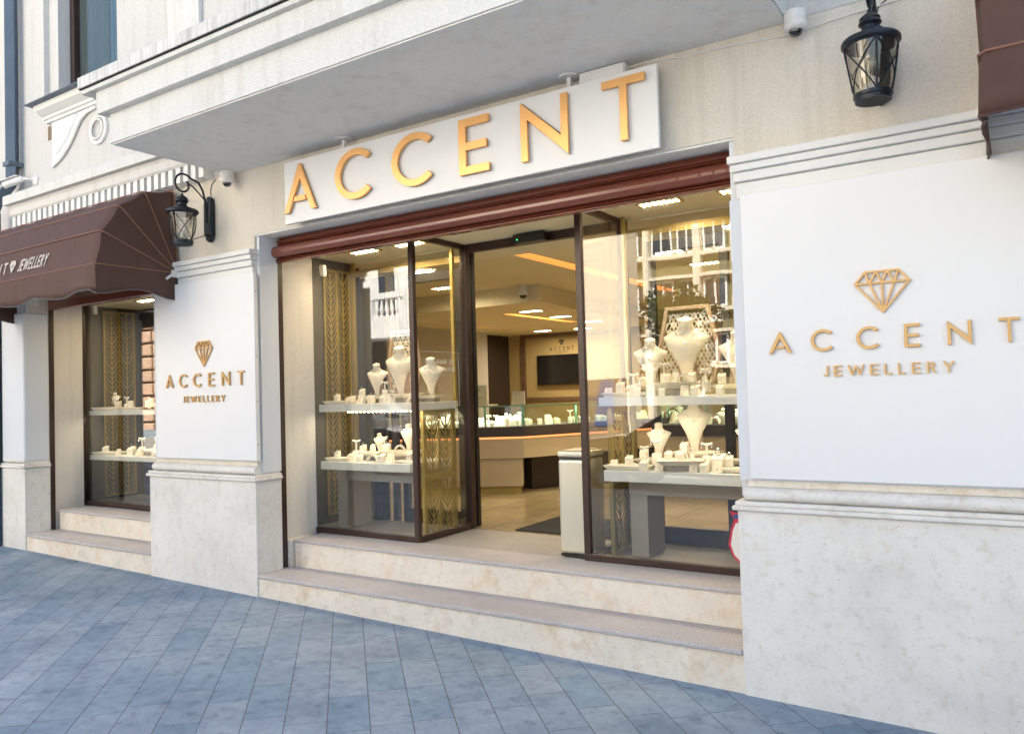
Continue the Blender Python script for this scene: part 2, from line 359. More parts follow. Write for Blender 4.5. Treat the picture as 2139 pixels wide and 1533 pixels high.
# glyphs: unit height, list of ('p',poly) ('b',a,b) ('a',cx,cy,rx,ry,a0,a1)
def glyph(ch, t):
    h = t/2
    if ch == 'A': W_ = .92; return W_, [('p', [(0, 0), (t*1.1, 0), (W_/2, 1-2.5*t), (W_-t*1.1, 0), (W_, 0), (W_/2+.02, 1), (W_/2-.02, 1)]), ('p', [(.30*W_, .22), (.70*W_, .22), (.655*W_, .22+t*.85), (.345*W_, .22+t*.85)])]
    if ch == 'C': return .86, [('a', .5, .5, .5, .5, 44, 316)]
    if ch == 'O': return 1, [('a', .5, .5, .5, .5, 0, 360)]
    if ch == 'G': return .92, [('a', .5, .5, .5, .5, 44, 345), ('b', (.6, .45), (.95, .45))]
    if ch == 'E': W_ = .6; return W_, [('p', [(0, 0), (W_, 0), (W_, t), (t, t), (t, .5-h), (W_*.92, .5-h), (W_*.92, .5+h), (t, .5+h), (t, 1-t), (W_, 1-t), (W_, 1), (0, 1)])]
    if ch == 'F': W_ = .55; return W_, [('p', [(0, 0), (t, 0), (t, .5-h), (W_*.92, .5-h), (W_*.92, .5+h), (t, .5+h), (t, 1-t), (W_, 1-t), (W_, 1), (0, 1)])]
    if ch == 'N': W_ = .86; return W_, [('p', [(0, 0), (t, 0), (t, .70), (W_, -.02), (W_, 1), (W_-t, 1), (W_-t, .32), (0, 1.02)])]
    if ch == 'T': W_ = .74; c = W_/2; return W_, [('p', [(c-h, 0), (c+h, 0), (c+h, 1-t), (W_, 1-t), (W_, 1), (0, 1), (0, 1-t), (c-h, 1-t)])]
    if ch == 'L': W_ = .52; return W_, [('p', [(0, 0), (W_, 0), (W_, t), (t, t), (t, 1), (0, 1)])]
    if ch == 'J': return .42, [('b', (.42-h, .25), (.42-h, 1)), ('a', .21, .21, .21, .21, 180+20, 360)]
    if ch == 'W': return 1.2, [('b', (h, 1), (.32, .05)), ('b', (.32, .05), (.6, .9)), ('b', (.6, .9), (.88, .05)), ('b', (.88, .05), (1.2-h, 1))]
    if ch == 'M': return 1.05, [('b', (h, 0), (.14, 1)), ('b', (.14, 1), (.52, .2)), ('b', (.52, .2), (.91, 1)), ('b', (.91, 1), (1.05-h, 0))]
    if ch == 'Y': return .8, [('b', (h, 1), (.4, .48)), ('b', (.8-h, 1), (.4, .48)), ('b', (.4, .5), (.4, 0))]
    if ch == 'P': return .56, [('b', (h, 0), (h, 1)), ('a', .28, .74, .28, .26, -90, 90), ('b', (h, 1-h), (.3, 1-h)), ('b', (h, .48+h), (.3, .48+h))]
    if ch == 'R': return .62, [('b', (h, 0), (h, 1)), ('a', .28, .74, .28, .26, -90, 90), ('b', (h, 1-h), (.3, 1-h)), ('b', (h, .48+h), (.3, .48+h)), ('b', (.28, .5), (.58, 0))]
    if ch == 'D': return .8, [('b', (h, 0), (h, 1)), ('a', .3, .5, .5, .5, -90, 90), ('b', (h, 1-h), (.3, 1-h)), ('b', (h, h), (.3, h))]
    if ch == 'U': return .72, [('b', (h, .36), (h, 1)), ('b', (.72-h, .36), (.72-h, 1)), ('a', .36, .36, .36, .36, 180, 360)]
    if ch == 'I': return t, [('b', (h, 0), (h, 1))]
    return .45, []
def put_glyph(mb, ch, fr, d, t, x0, x1=None, H=1, sc_=1, slant=0):
    W_, pr = glyph(ch, t); kx = ((x1-x0)/W_) if x1 is not None else sc_
    for i, p in enumerate(pr):
        dd = d*(1-.06*i)
        f2 = lambda u, v, w: fr(x0+u*kx+slant*v*H, v*H, w)
        if p[0] == 'p': mb.prism(p[1], f2, dd)
        elif p[0] == 'b': mb.bar(p[1], p[2], t, f2, dd)
        else:
            _, cx, cy, rx, ry, a0, a1 = p; n = 28; full = a1-a0 >= 360
            o = len(mb.v); m = n if full else n+1
            for k in range(m):
                a = R_(a0+(a1-a0)*k/n); c, s_ = math.cos(a), math.sin(a)
                for (q, w) in ((1, 0), (1, dd)): mb.v.append(Vector(f2(cx+rx*c, cy+ry*s_, w)))
                for (q, w) in ((1, dd), (1, 0)): mb.v.append(Vector(f2(cx+(rx-t)*c, cy+(ry-t)*s_, w)))
            for k in range(n):
                a = o+4*k; b = o+4*((k+1) % m)
                for q in range(4): mb.face([a+q, b+q, b+(q+1) % 4, a+(q+1) % 4])
            if not full: mb.face([o, o+1, o+2, o+3]); e = o+4*n; mb.face([e+3, e+2, e+1, e])
def put_text(mb, txt, fr, d, t, width, H, gap=.35, slant=0, x0=0):
    tot = sum(glyph(c, t)[0] for c in txt)+gap*(len(txt)-1); k = width/tot; x = x0
    for c in txt:
        w = glyph(c, t)[0]; put_glyph(mb, c, fr, d, t, x, x+w*k, H, slant=slant); x += (w+gap)*k
def diamond(mb, fr, d, w, h, t):
    X = lambda a: a*w
    G = .72*h; top = h
    T = [(.19, top), (.40, top), (.60, top), (.81, top)]; T = [(X(a), b) for a, b in T]
    Gp = [(0, G), (X(.27), G), (X(.5), G), (X(.73), G), (X(1), G)]; B = (X(.5), 0)
    segs = [(T[0], T[3]), (Gp[0], Gp[4]), (Gp[0], T[0]), (T[3], Gp[4]), (T[0], Gp[1]), (Gp[1], T[1]), (T[1], Gp[2]), (Gp[2], T[2]), (T[2], Gp[3]), (Gp[3], T[3]),
            (Gp[0], B), (Gp[4], B), (Gp[1], B), (Gp[2], B), (Gp[3], B)]
    for i, (a, b) in enumerate(segs): mb.bar(a, b, t, fr, d*(1-.02*i), t*.3)

# ------------------------------------------------------------------ ground
g = MB(); sl_ = -.014
def gz(x): return sl_*x
g.hexa([(-40, -5.2, gz(-40)-.4), (40, -5.2, gz(40)-.4), (40, 1, gz(40)-.4), (-40, 1, gz(-40)-.4)],
       [(-40, -5.2, gz(-40)), (40, -5.2, gz(40)), (40, 1, gz(40)), (-40, 1, gz(-40))])
struct(g.build('pavement', M['paving']))
g = MB(); g.hexa([(-40, -5.35, gz(-40)-.4), (40, -5.35, gz(40)-.4), (40, -5.204, gz(40)-.4), (-40, -5.204, gz(-40)-.4)],
       [(-40, -5.35, gz(-40)+.002), (40, -5.35, gz(40)+.002), (40, -5.204, gz(40)+.002), (-40, -5.204, gz(-40)+.002)])
struct(g.build('kerb', M['granite']))
g = MB(); g.add([(-150, -150, 1.6), (150, -150, -2.6), (150, 60, -2.6), (-150, 60, 1.6)], [(0, 1, 2, 3)])
for p in g.v: p.z = gz(p.x)-.13
struct(g.build('road', M['asphalt']))
g = MB(); g.hexa([(-60, -14, gz(-60)-.4), (60, -14, gz(60)-.4), (60, -11.8, gz(60)-.4), (-60, -11.8, gz(-60)-.4)],
       [(-60, -14, gz(-60)), (60, -14, gz(60)), (60, -11.8, gz(60)), (-60, -11.8, gz(-60))])
struct(g.build('far_pavement', M['paving']))

# ------------------------------------------------------------------ shop building
B = thing('shop_building', 'cream stucco shop building with balcony, stone pilasters and white mouldings over the shopfront', 'building', (1.85, .06, 0))
YW = .055           # stucco wall plane
ZL = 2.775          # lintel height
w = MB()
w.box(-4.05, -3.545, YW, .6, -.6, 3.3); w.box(-1.33, -.03, YW, .64, -.6, 3.3); w.box(3.725, 5.1, YW, .64, -.6, 3.3)
w.box(-3.545, -1.33, YW, .6, 2.62, 3.3); w.box(-.03, 3.725, YW, .64, ZL, 3.3); w.box(5.1, 7.3, YW, .6, 2.62, 3.3); w.box(7.3, 24, YW, .6, -.6, 3.3)
w.build('wall', M['stucco'], B)
# upper wall with the window hole
w = MB()
wx0, wx1, wz0, wz1 = -3.0, -1.96, 4.44, 6.6
w.box(-4.05, wx0-.18, YW, .5, 3.302, 9.5); w.box(wx1+.18, 24, YW, .5, 3.302, 9.5)
w.box(wx0-.18, wx1+.18, YW, .5, 3.302, wz0); w.box(wx0-.18, wx1+.18, YW, .5, wz1+.18, 9.5)
w.box(wx0-.18, wx0, YW+.05, .5, wz0, wz1+.18); w.box(wx1, wx1+.18, YW+.05, .5, wz0, wz1+.18); w.box(wx0, wx1, YW+.05, .5, wz1, wz1+.18)
w.box(-4.05, 24, .502, 9, 3.32, 9.5)
w.build('upper_wall', M['stucco_hi'], B)
# pilasters on balcony level
def boxes(name, m, parent, lst, **k):
    out = []
    for a in lst: w = MB(); w.box(*a); out.append(w.build(name, m, parent, **k))
    return out
boxes('upper_pilaster', M['balc'], B, [(-1.05, -.62, YW-.04, YW-.002, 3.85, 9.4), (4.7, 5.3, YW-.04, YW-.002, 3.85, 9.4)], bevel=.004)
# upper window
wf = MB(); fy = .22
for a, b, c, d in ((wx0, wx0+.07, wz0, wz1), (wx1-.07, wx1, wz0, wz1), (wx0+.07, wx1-.07, wz0, wz0+.07), (wx0+.07, wx1-.07, wz1-.07, wz1)): wf.box(a, b, fy, fy+.07, c, d)
wo = wf.build('window', M['frame'], B, bevel=.004)
c = MB(); c.box(wx0+.07, wx1-.07, fy+.03, fy+.036, wz0+.07, wz1-.07); c.build('pane', M['glasscase'], wo)
c = MB(); P_ = []
for i in range(61):
    x = wx0+.07+i*.0077*.95; P_.append([(x, fy+.13+.02*math.sin(i*1.3), wz0), (x, fy+.13+.02*math.sin(i*1.3), wz1)])
c.grid(P_); c.build('curtain', M['curtain'], wo, smooth=True, solid=.004)
c = MB(); P_ = []
for i in range(61):
    x = wx0+.52+i*.0077*.98; P_.append([(x, fy+.13+.012*math.sin(i*.9), wz0), (x, fy+.13+.012*math.sin(i*.9), wz1)])
c.grid(P_); c.build('curtain', M['sheer'], wo, 'pale blue sheer curtain', smooth=True, solid=.004)
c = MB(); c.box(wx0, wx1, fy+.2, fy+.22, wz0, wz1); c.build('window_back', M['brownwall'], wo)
# window sill moulding
SX0, SX1 = -3.14, -.30
w = MB()
w.profx([(YW, 4.285), (.015, 4.285), (.01, 4.308), (-.01, 4.315), (-.015, 4.335), (-.045, 4.35), (-.085, 4.375), (-.10, 4.40), (-.10, 4.425), (YW, 4.425)][::-1], SX0+.06, SX1)
w.build('sill_moulding', M['trim'], B, bevel=.002)
w = MB(); w.box(SX0, SX1, -.16, .2, 4.427, 4.435); w.build('sill_flashing', M['pipe'], B)
# relief panel below the sill
def scurve(n=24):
    out = []
    K = [(-3.0, 3.845), (-2.90, 3.88), (-2.81, 3.92), (-2.72, 3.975), (-2.65, 4.03), (-2.59, 4.09), (-2.485, 4.20), (-2.374, 4.25), (-2.2, 4.268)]
    for i in range(len(K)-1):
        for k in range(4): t = k/4; out.append((K[i][0]*(1-t)+K[i+1][0]*t, K[i][1]*(1-t)+K[i+1][1]*t))
    return out+[K[-1]]
sc1 = scurve()
w = MB(); fr = lambda u, v, d: (u, YW-d, v)
w.prism([(-3.0, 4.283)]+[(-3.0, 3.86)]+sc1[1:]+[(-2.2, 4.283)], fr, .022)
w.build('relief_panel', M['smooth'], B)
w = MB()
w.tube([(x, YW-.018, z) for x, z in sc1], .013, 8)
w.tube([(x-.10, YW-.022, z-.03+.03) for x, z in [(a+.06, b+.07) for a, b in sc1[5:25]]], .008, 8)
ring = [( -2.18+.13*math.cos(a), YW-.012, 4.05+.125*math.sin(a)) for a in [2*math.pi*k/36 for k in range(36)]]
w.tube(ring, .018, 8, closed=True)
ring = [( -2.18+.095*math.cos(a), YW-.03, 4.05+.09*math.sin(a)) for a in [2*math.pi*k/36 for k in range(36)]]
w.tube(ring, .009, 8, closed=True)
w.build('relief_scroll', M['trim'], B, smooth=True)
w = MB(); w.box(-3.11, -3.03, YW-.003, YW+.03, 4.13, 4.27); w.build('recess_shade_patch', M['golddk'], B)  # dark block set in the wall face paints the shade of a small hole
# cornice + dentils
CX0, CX1 = -3.72, -.50
w = MB()
w.profx([(YW, 3.545), (-.10, 3.545), (-.10, 3.63), (-.085, 3.645), (YW, 3.66)][::-1], CX0, CX1)
w.profx([(YW, 3.43), (-.03, 3.43), (-.045, 3.45), (-.045, 3.51), (-.055, 3.543), (YW, 3.543)][::-1], CX0+.03, CX1)
w.build('cornice', M['balc'], B, bevel=.002)
d0 = None
for i in range(31):
    x = CX0+.06+i*.1025
    if d0 is None:
        w = MB(); w.box(x, x+.06, -.035, YW, 3.30, 3.428); d0 = w.build('dentil', M['trim'], B, bevel=.002)
    else:
        c = d0.copy(); S.collection.objects.link(c); c.location = (i*.1025, 0, 0)
# balcony
w = MB()
w.box(-.315, 4.02, -.925, YW, 3.30, 3.505)
w.box(-.385, 4.09, -.978, YW, 3.505, 3.661)
bal = w.build('balcony', [M['balc']], B, bevel=.004)
w = MB(); w.box(-.305, 4.01, -.915, YW-.004, 3.292, 3.2985); w.build('soffit', M['soffit'], bal)
w = MB()
w.profx([(YW, 3.699), (-1.03, 3.699), (-1.03, 3.778), (YW, 3.79)][::-1], -.53, 4.22)
w.build('balcony_slab_edge', M['edge'], bal, bevel=.003)
w = MB(); w.profx([(-.96, 3.55), (-1.0, 3.555), (-1.0, 3.60), (-.96, 3.605)][::-1], -.40, 4.10); 
w = MB(); w.box(-.524, 4.21, -1.024, YW-.002, 3.693, 3.698); w.build('drip_joint', M['mat'], bal)
w = MB(); w.box(-.515, 4.20, -1.012, YW-.003, 3.662, 3.692); w.build('slab_underside', M['balc'], bal, bevel=.003)
# pilaster capital mouldings
def cap(x0, x1, y1=.25, ends=(1, 1)):
    w = MB()
    for (z0, z1, p) in ((2.445, 2.529, .022), (2.530, 2.579, .040), (2.580, 2.618, .056), (2.619, 2.66, .072)):
        w.box(x0-p*.55*ends[0], x1+p*.55*ends[1], YW-p, y1 if z1 < 2.5 else YW+.1, z0, z1)
    return w.build('pilaster_capital', M['trim'], B, bevel=.008, seg=3)
cap(-1.30, -.045); cap(3.745, 5.08); cap(-3.95, -3.56)
# pilaster shafts (bluish reveals)
boxes('reveal', M['smooth'], B, [(-.03, .0, YW+.02, .25, .93, ZL-.001), (3.695, 3.725, YW+.02, .25, .93, ZL-.001)])
w = MB(); w.box(-4.0, -3.535, .0, .25, .93, 2.45); w.build('pilaster_shaft', M['smooth'], B, bevel=.02, seg=3)
boxes('pilaster_face', M['smooth'], B, [(3.70, 5.09, .028, YW-.001, 1.02, 2.444), (-1.325, -.002, .028, YW-.001, 1.02, 2.444)])
# stone plinths
def plinth(x0, x1, y1=.25, endr=True):
    w = MB()
    w.box(x0, x1, 0, y1, -.6, .868)
    o = w.build('pilaster_base', M['stone'], B, bevel=.006)
    w = MB()
    w.box(x0-.022, x1+.02, -.024, y1, .87, .893); w.box(x0-.010, x1+.008, -.010, y1, .893, .915)
    o2 = w.build('base_moulding', M['stone'], o, bevel=.007, seg=3)
    w = MB(); pr = [(y1, .915)]+[(.0+.035-.035*math.cos(R_(a))*1.3+.01, .915+.035+.035*math.sin(R_(a))) for a in range(-90, 91, 18)]+[(y1, .985)]
    w.profx(pr[::-1], x0+.035, x1-.012); w.build('torus_moulding', M['stone'], o, smooth=True)
    w = MB(); w.box(x0+.05, x1-.02, .035, y1-.02, .986, 1.02); w.build('base_fillet', M['riser'], o)
plinth(-1.38, .0); plinth(3.69, 5.12); plinth(-4.02, -3.53)
# guide channels of the roller shutters
boxes('shutter_channel', M['frame'], B, [(x0, x1, .252, .30, .17, 2.60) for x0, x1 in ((-.062, -.002), (3.70, 3.75), (-3.592, -3.534))], bevel=.003)
# white jambs behind the channels
boxes('jamb', M['smooth'], B, [(-.09, -.045, .302, .645, .382, ZL), (3.74, 3.79, .302, .645, .382, ZL), (-3.64, -3.592, .302, .60, .42, 2.62)])
boxes('jamb_foot', M['riser'], B, [(-.09, .028, .302, .55, -.2, .379), (-3.64, -3.575, .302, .345, -.2, .419)])
# lintel underside strip
w = MB(); w.box(-.03, 3.725, YW+.006, .2, ZL-.012, ZL-.001); w.build('lintel_soffit', M['soffit'], B)
# shop ceilings, floors, walls
w = MB(); w.box(-.35, 4.1, .642, 1.36, 2.735, 2.78); w.box(-.0, 3.7, .34, .642, 2.74, 2.78); w.build('shopfront_ceiling', M['ceil'], B)
w = MB()
for a in ((-4.5, .50, 1.95, 10.4), (.70, 7, 1.95, 10.4), (.50, .70, 1.95, 2.8), (.50, .70, 7.2, 10.4)): w.box(*a, 2.93, 3.06)
w.build('ceiling', M['ceil'], B)
boxes('ceiling_recess', M['ceil'], B, [(.45, .75, 2.75, 7.25, 3.061, 3.09)])
boxes('ceiling_beam', M['ceil'], B, [(-4.4, 7, 1.365, 1.95, 2.72, 3.06)], bevel=.004)
# dropped ceiling with corner
w = MB()
dz0, dz1 = 2.70, 2.928
for a in ((-4.4, -3.42, 5.05, 10.3), (-3.30, -1.76, 5.05, 10.3), (-1.62, -.62, 5.05, 10.3), (-3.42, -3.30, 5.05, 7.2), (-3.42, -3.30, 8.8, 10.3), (-1.76, -1.62, 5.05, 6.15), (-1.76, -1.62, 8.3, 10.3)): w.box(*a, dz0, dz1)
w.prism([(-.62, 5.05), (-.434, 5.05), (-.62, 6.4)], lambda u, v, d: (u, v, dz0+d), dz1-dz0)
w.build('dropped_ceiling', M['ceil'], B)
boxes('cove_light', M['cove'], B, [(-1.755, -1.745, 6.2, 8.25, dz0+.10, dz0+.16), (-3.415, -3.405, 7.25, 8.75, dz0+.08, dz0+.14), (.505, .515, 2.85, 7.15, 3.0, 3.04)])
w = MB(); w.box(-4.5, 7, 10.3, 10.4, .3, 3.3); w.build('back_wall', M['beige'], B)
boxes('side_wall', M['beige'], B, [(-4.5, -4.44, 1.46, 10.3, .3, 3.3), (6.5, 6.6, 1.36, 10.3, .3, 3.3)])
w = MB(); w.box(-4.438, -4.38, 6.6, 10.29, .38, 2.69); w.build('wall_panel', M['brownwall'], B, bevel=.01)
w = MB(); w.box(-4.37, -4.36, 7.1, 9.0, .9, 2.40); nich = w.build('niche', M['yellow'], B)
w = MB()
for a in (7.0, 9.0): w.box(-4.378, -4.33, a, a+.1, .9, 2.50)
w.box(-4.378, -4.33, 7.1, 9.0, 2.40, 2.50); w.build('niche_frame', M['golddk'], nich)
w = MB()
for (a, b, c, d) in ((-4.059, -3.955, 1.279, 2.711), (-.30, -.20, 1.279, 2.711), (-3.955, -.30, 1.279, 1.357), (-3.955, -.30, 2.62, 2.711)): w.box(a, b, 10.25, 10.298, c, d)
w.build('wall_frame', M['golddk'], B)
w = MB(); w.box(-4.5, 7, 1.34, 10.3, .30, .378); w.build('shop_floor', M['marble'], B)
w = MB(); w.box(-.03, 3.72, .66, 1.338, .30, .374); w.build('landing', M['granite_in'], B)
w = MB(); w.box(-3.9, -1.0, .9, 1.3, .3, .4); w.v = []; w.f = []; w.mi = []
boxes('case_floor', M['granite_in'], B, [(-.35, -.10, .66, 1.34, .30, .378), (3.72, 4.1, .66, 1.34, .30, .378)])
# party walls
boxes('partition', M['greywall'], B, [(-.36, -.30, .645, 1.36, .3, 2.78), (4.1, 4.16, .645, 1.36, .3, 2.78), (-4.0, -3.86, .62, 1.5, .3, 2.7),
 (-1.2, -1.1, .65, 1.5, .3, 2.7), (-3.86, -1.2, 1.45, 1.5, .3, 2.7), (-4.44, -.36, 1.52, 1.55, .3, 3.3)])
w = MB(); w.box(-3.86, -1.2, .6, 1.45, 2.60, 2.7); w.build('case_ceiling', M['ceil'], B)
w = MB(); w.box(-3.86, -1.2, .60, 1.45, .3, .415); w.build('case_floor', M['granite_in'], B)

# ------------------------------------------------------------------ roller shutter boxes
def shutter(x0, x1, label):
    o = thing('roller_shutter', label, 'shutter', ((x0+x1)/2, .27, 2.57))
    w = MB()
    pr = [(.27, 2.775), (.27, 2.752), (.245, 2.748), (.245, 2.735), (.262, 2.728), (.25, 2.715), (.235, 2.712), (.262, 2.708),
          (.226, 2.704), (.205, 2.692), (.192, 2.675), (.188, 2.658), (.190, 2.640), (.198, 2.624), (.215, 2.612), (.245, 2.606), (.258, 2.603), (.232, 2.599), (.225, 2.592), (.245, 2.588), (.234, 2.583), (.232, 2.577), (.245, 2.571), (.30, 2.575), (.30, 2.775)]
    w.profx(pr, x0, x1); w.build('shutter_housing', M['shutter'], o, smooth=False, bevel=.003)
    for x in (x0+.08, x1-.33, x1-.20, x1-.12, x1-.05):
        w = MB(); w.tube([(x, .192, 2.650), (x, .184, 2.650), (x, .181, 2.650)], .008, 8, taper=[1, 1, .5]); w.build('screw', M['shutter'], o)
    return o
shutter(.0, 3.69, 'glossy oxblood roller shutter housing across the top of the wide central shopfront')
s2 = thing('roller_shutter', 'dark roller shutter housing mostly hidden under the left brown awning', 'shutter', (-2.4, .3, 2.48))
w = MB(); w.box(-3.53, -1.39, .24, .32, 2.48, 2.618); w.build('shutter_housing', M['shutter'], s2, bevel=.01)

# ------------------------------------------------------------------ steps
def steps(label, x0, x1, z1, z2, y2, deep):
    o = thing('stone_steps', label, 'steps', ((x0+x1)/2, .3, z1-.2))
    w = MB(); w.box(x0+.002, x1-.002, .012, .40, -.55, z1-.028); w.build('riser', M['riser'], o)
    w = MB(); w.box(x0+.002, x1-.002, -.006, y2+.03, z1-.027, z1); w.build('tread', M['granite'], o, bevel=.009, seg=3)
    xa = x0+.03
    w = MB(); w.box(xa+.012, x1-.02, y2+.015, y2+.2, z1+.001, z2-.026); w.build('riser', M['riser'], o)
    w = MB(); w.box(xa, x1-.02, y2, deep, z2-.025, z2); w.build('tread', M['granite'], o, bevel=.008, seg=3)
    return o
steps('two wide limestone steps with granite treads below the open central entrance', .0, 3.69, .167, .382, .32, .659)
steps('two narrower limestone steps below the left shop window', -3.53, -1.38, .215, .42, .30, .599)

# ------------------------------------------------------------------ signs
sg = thing('shop_sign', 'long white sign board with large gold capital letters above the central entrance', 'sign', (1.9, 0, 2.77))
w = MB(); w.box(.445, 3.362, -.05, -.022, 2.768, 3.222); w.build('board', M['panel'], sg, bevel=.004)
w = MB(); w.box(.50, 3.30, -.021, .052, 2.80, 3.19); w.build('backing', M['greywall'], sg)
fr = lambda u, v, d: (u, -.060-d, 2.838+v)
for ch, a, b in (('A', .470, .800), ('C', .990, 1.322), ('C', 1.510, 1.848), ('E', 2.063, 2.288), ('N', 2.517, 2.832), ('T', 3.048, 3.302)):
    w = MB(); t = .125 if ch != 'C' else .13
    if ch == 'E': t = .142
    put_glyph(w, ch, fr, .020, t, a, b, .345); lt = w.build('letter', M['gold'], sg, bevel=.0012, seg=1)
    w = MB(); put_glyph(w, ch, lambda u, v, d: (u, -.0515-d, 2.838+v), .0082, t*.8, a+.004, b-.004, .345); w.build('letter_shade_back', M['golddk'], lt)  # dark bronze layer paints shade into the gap behind each letter
for x in (1.03, 2.82):
    w = MB(); w.lathe([(.055, 3.283), (.06, 3.288), (.06, 3.2915)], (x, -.02, 0), 20); w.box(x-.012, x+.012, -.03, -.005, 3.19, 3.283)
    w.build('hanger', M['plastic'], sg)
def wall_panel(label, x0, x1, z0, z1, la, lw, dia, jew, lz, jz, lh, jh):
    o = thing('sign_panel', label, 'sign', ((x0+x1)/2, .02, z0))
    w = MB(); w.box(x0, x1, 0, .027, z0, z1); w.build('panel', M['panel'], o, bevel=.003)
    for z in (z0+.12, z0+.45, z0+.8, z1-.15): w = MB(); w.box(x1, x1+.002, .014, .020, z, z+.007); w.build('screw', M['ink'], o)
    fr = lambda u, v, d: (u, -.001-d, lz+v)
    for ch, a, b in lw:
        w = MB(); put_glyph(w, ch, fr, .016, .125, a, b, lh); w.build('letter', M['gold2'], o, bevel=.0008, seg=1)
    fr2 = lambda u, v, d: (u, -.001-d, jz+v)
    w = MB(); put_text(w, 'JEWELLERY', fr2, .012, .13, jew[1]-jew[0], jh, .42, x0=jew[0]); w.build('small_lettering', M['gold2'], o)
    w = MB(); fr3 = lambda u, v, d: (u+dia[0], -.001-d, dia[2]+v)
    diamond(w, fr3, .016, dia[1]-dia[0], dia[3]-dia[2], .0085 if dia[1] > 3 else .0085); w.build('diamond_emblem', M['gold2'], o)
    return o
wall_panel('large white sign panel with gold diamond and lettering on the right pilaster', 3.762, 5.06, 1.030, 2.457, 0,
           [('A', 3.880, 3.99), ('C', 4.079, 4.178), ('C', 4.282, 4.378), ('E', 4.483, 4.547), ('N', 4.654, 4.746), ('T', 4.846, 4.922)],
           (4.286, 4.514, 1.815, 2.002), (4.128, 4.677), 1.647, 1.527, .105, .05)
wall_panel('white sign panel with gold diamond and lettering on the left pilaster between awning and entrance', -1.262, .018, 1.028, 2.475, 0,
           [('A', -1.108, -1.008), ('C', -.924, -.818), ('C', -.737, -.632), ('E', -.538, -.465), ('N', -.369, -.271), ('T', -.175, -.096)],
           (-.705, -.488, 1.778, 1.976), (-.883, -.337), 1.612, 1.487, .11, .052)

# ------------------------------------------------------------------ awning
def awning(label, x0, x1, text, dz=0):
    o = thing('awning', label, 'awning', ((x0+x1)/2, .05, 2.35))
    PY, PZ, R0 = .03, 2.575+dz, .70
    def prof(th, r=R0): return (PY-r*math.sin(th), PZ+r*math.cos(th))
    hoops = [0, 24, 46, 68, 90]
    w = MB(); P_ = []
    ths = [R_(a) for a in range(2, 91, 4)]+[R_(90)]
    def rad(th):      # fabric sags a little between the hoops
        a = math.degrees(th); k = 0
        for i in range(4):
            if hoops[i] <= a <= hoops[i+1]: t = (a-hoops[i])/(hoops[i+1]-hoops[i]); k = math.sin(math.pi*t)
        return R0*(1-.035*k)
    nx = 26
    for th in ths:
        r = rad(th); row = []
        # left end fan, front, right end fan
        for xx, sgn in ((x0, 1), (x1, -1)):
            pass
        for k in range(9): row.append((x0+.0, *prof(th, r*k/8)))
        row[-1] = (x0+.012, *prof(th, r*.985))
        for k in range(nx+1): row.append((x0+.03+(x1-x0-.06)*k/nx, *prof(th, r*(1+.004*math.sin(k*1.9+th*3)))))
        for k in range(8, -1, -1): row.append((x1-.0, *prof(th, r*k/8)))
        row[9+nx+1] = (x1-.012, *prof(th, r*.985))
        P_.append(row)
    # valance
    y90 = PY-rad(R_(90))
    def val(drop):
        row = []
        L = []
        for k in range(9): L.append((x0, PY-R0*k/8, .5))
        for k in range(nx+1): L.append((x0+.03+(x1-x0-.06)*k/nx, y90, 1))
        for k in range(8, -1, -1): L.append((x1, PY-R0*k/8, .5))
        for i, (x, y, q) in enumerate(L):
            if q == 1:
                s = math.cos((x-x0)*2*math.pi/ .74)*.018; ln = .215+s
                row.append((x, y-.015*drop+.016*drop*math.sin((x-x0)*9), PZ-ln*drop))
            else:
                s = math.cos((y-PY)*2*math.pi/.70)*.03
                bx = .012*drop*math.sin(y*17)
                row.append((x+(bx if x == x1 else -bx), y, PZ-(.20+s)*drop))
        return row
    for dr in (.25, .5, .75, 1): P_.append(val(dr))
    w.grid(P_); fab = w.build('canopy', M['fabric'], o, smooth=True, solid=.004)
    w = MB(); w.tube(val(1.0), .005, 6); w.build('hem', M['hem'] if text else M['fabric'], fab)
    for a in hoops:
        th = R_(max(a, 2)); w = MB(); r = R0+.002
        pts = [(x0-.003, *prof(th, .06)), (x0-.003, *prof(th, r-.03)), (x0+.02, *prof(th, r)), (x1-.02, *prof(th, r)), (x1+.003, *prof(th, r-.03)), (x1+.003, *prof(th, .06))]
        w.tube(pts, .0055, 6); w.build('piping', M['piping'], fab)
    for x, s in ((x0, -1), (x1, 1)):
        w = MB(); w.box(x-.02, x+.02, PY-.06, YW, PZ-.04, PZ+.02); w.tube([(x+s*.01, PY-.03, PZ), (x+s*.01, PY-.11, PZ-.06)], .012, 8); w.build('bracket', M['plastic'], o, bevel=.004)
        for k in range(8):
            pass
    w = MB(); w.tube([(x0+.04, PY-R0+.04, PZ), (x1-.04, PY-R0+.04, PZ)], .016, 8)
    for x in (x0+.04, x1-.04): w.tube([(x, PY-.04, PZ), (x, PY-R0+.04, PZ)], .014, 8)
    w.build('frame', M['dark'], o)
    if text:
        a0, a1 = prof(R_(70), R0*.998), prof(R_(88), R0*.998)
        th = R_(79); up = Vector((0, a0[0]-a1[0], a0[1]-a1[1])).normalized(); nrm = Vector((0, -math.sin(th), math.cos(th)))
        cen = Vector((0, *prof(th, R0*.975)))
        hh = .128
        def fr(u, v, d): return Vector((u, 0, 0))+cen+up*(v-hh/2)+nrm*(.004+d)
        w = MB(); put_text(w, 'JEWELLERY', fr, .002, .16, .47, hh*.82, .22, slant=.28, x0=-2.22); 
        put_text(w, 'ACCENT', fr, .002, .16, .66, hh*.82, .5, slant=.1, x0=-3.08)
        w.build('lettering', M['stext'], fab)
        w = MB(); diamond(w, lambda u, v, d: fr(u-2.37, v+.005, d), .002, .10, .10, .008); w.build('diamond_emblem', M['stext'], fab)
    return o
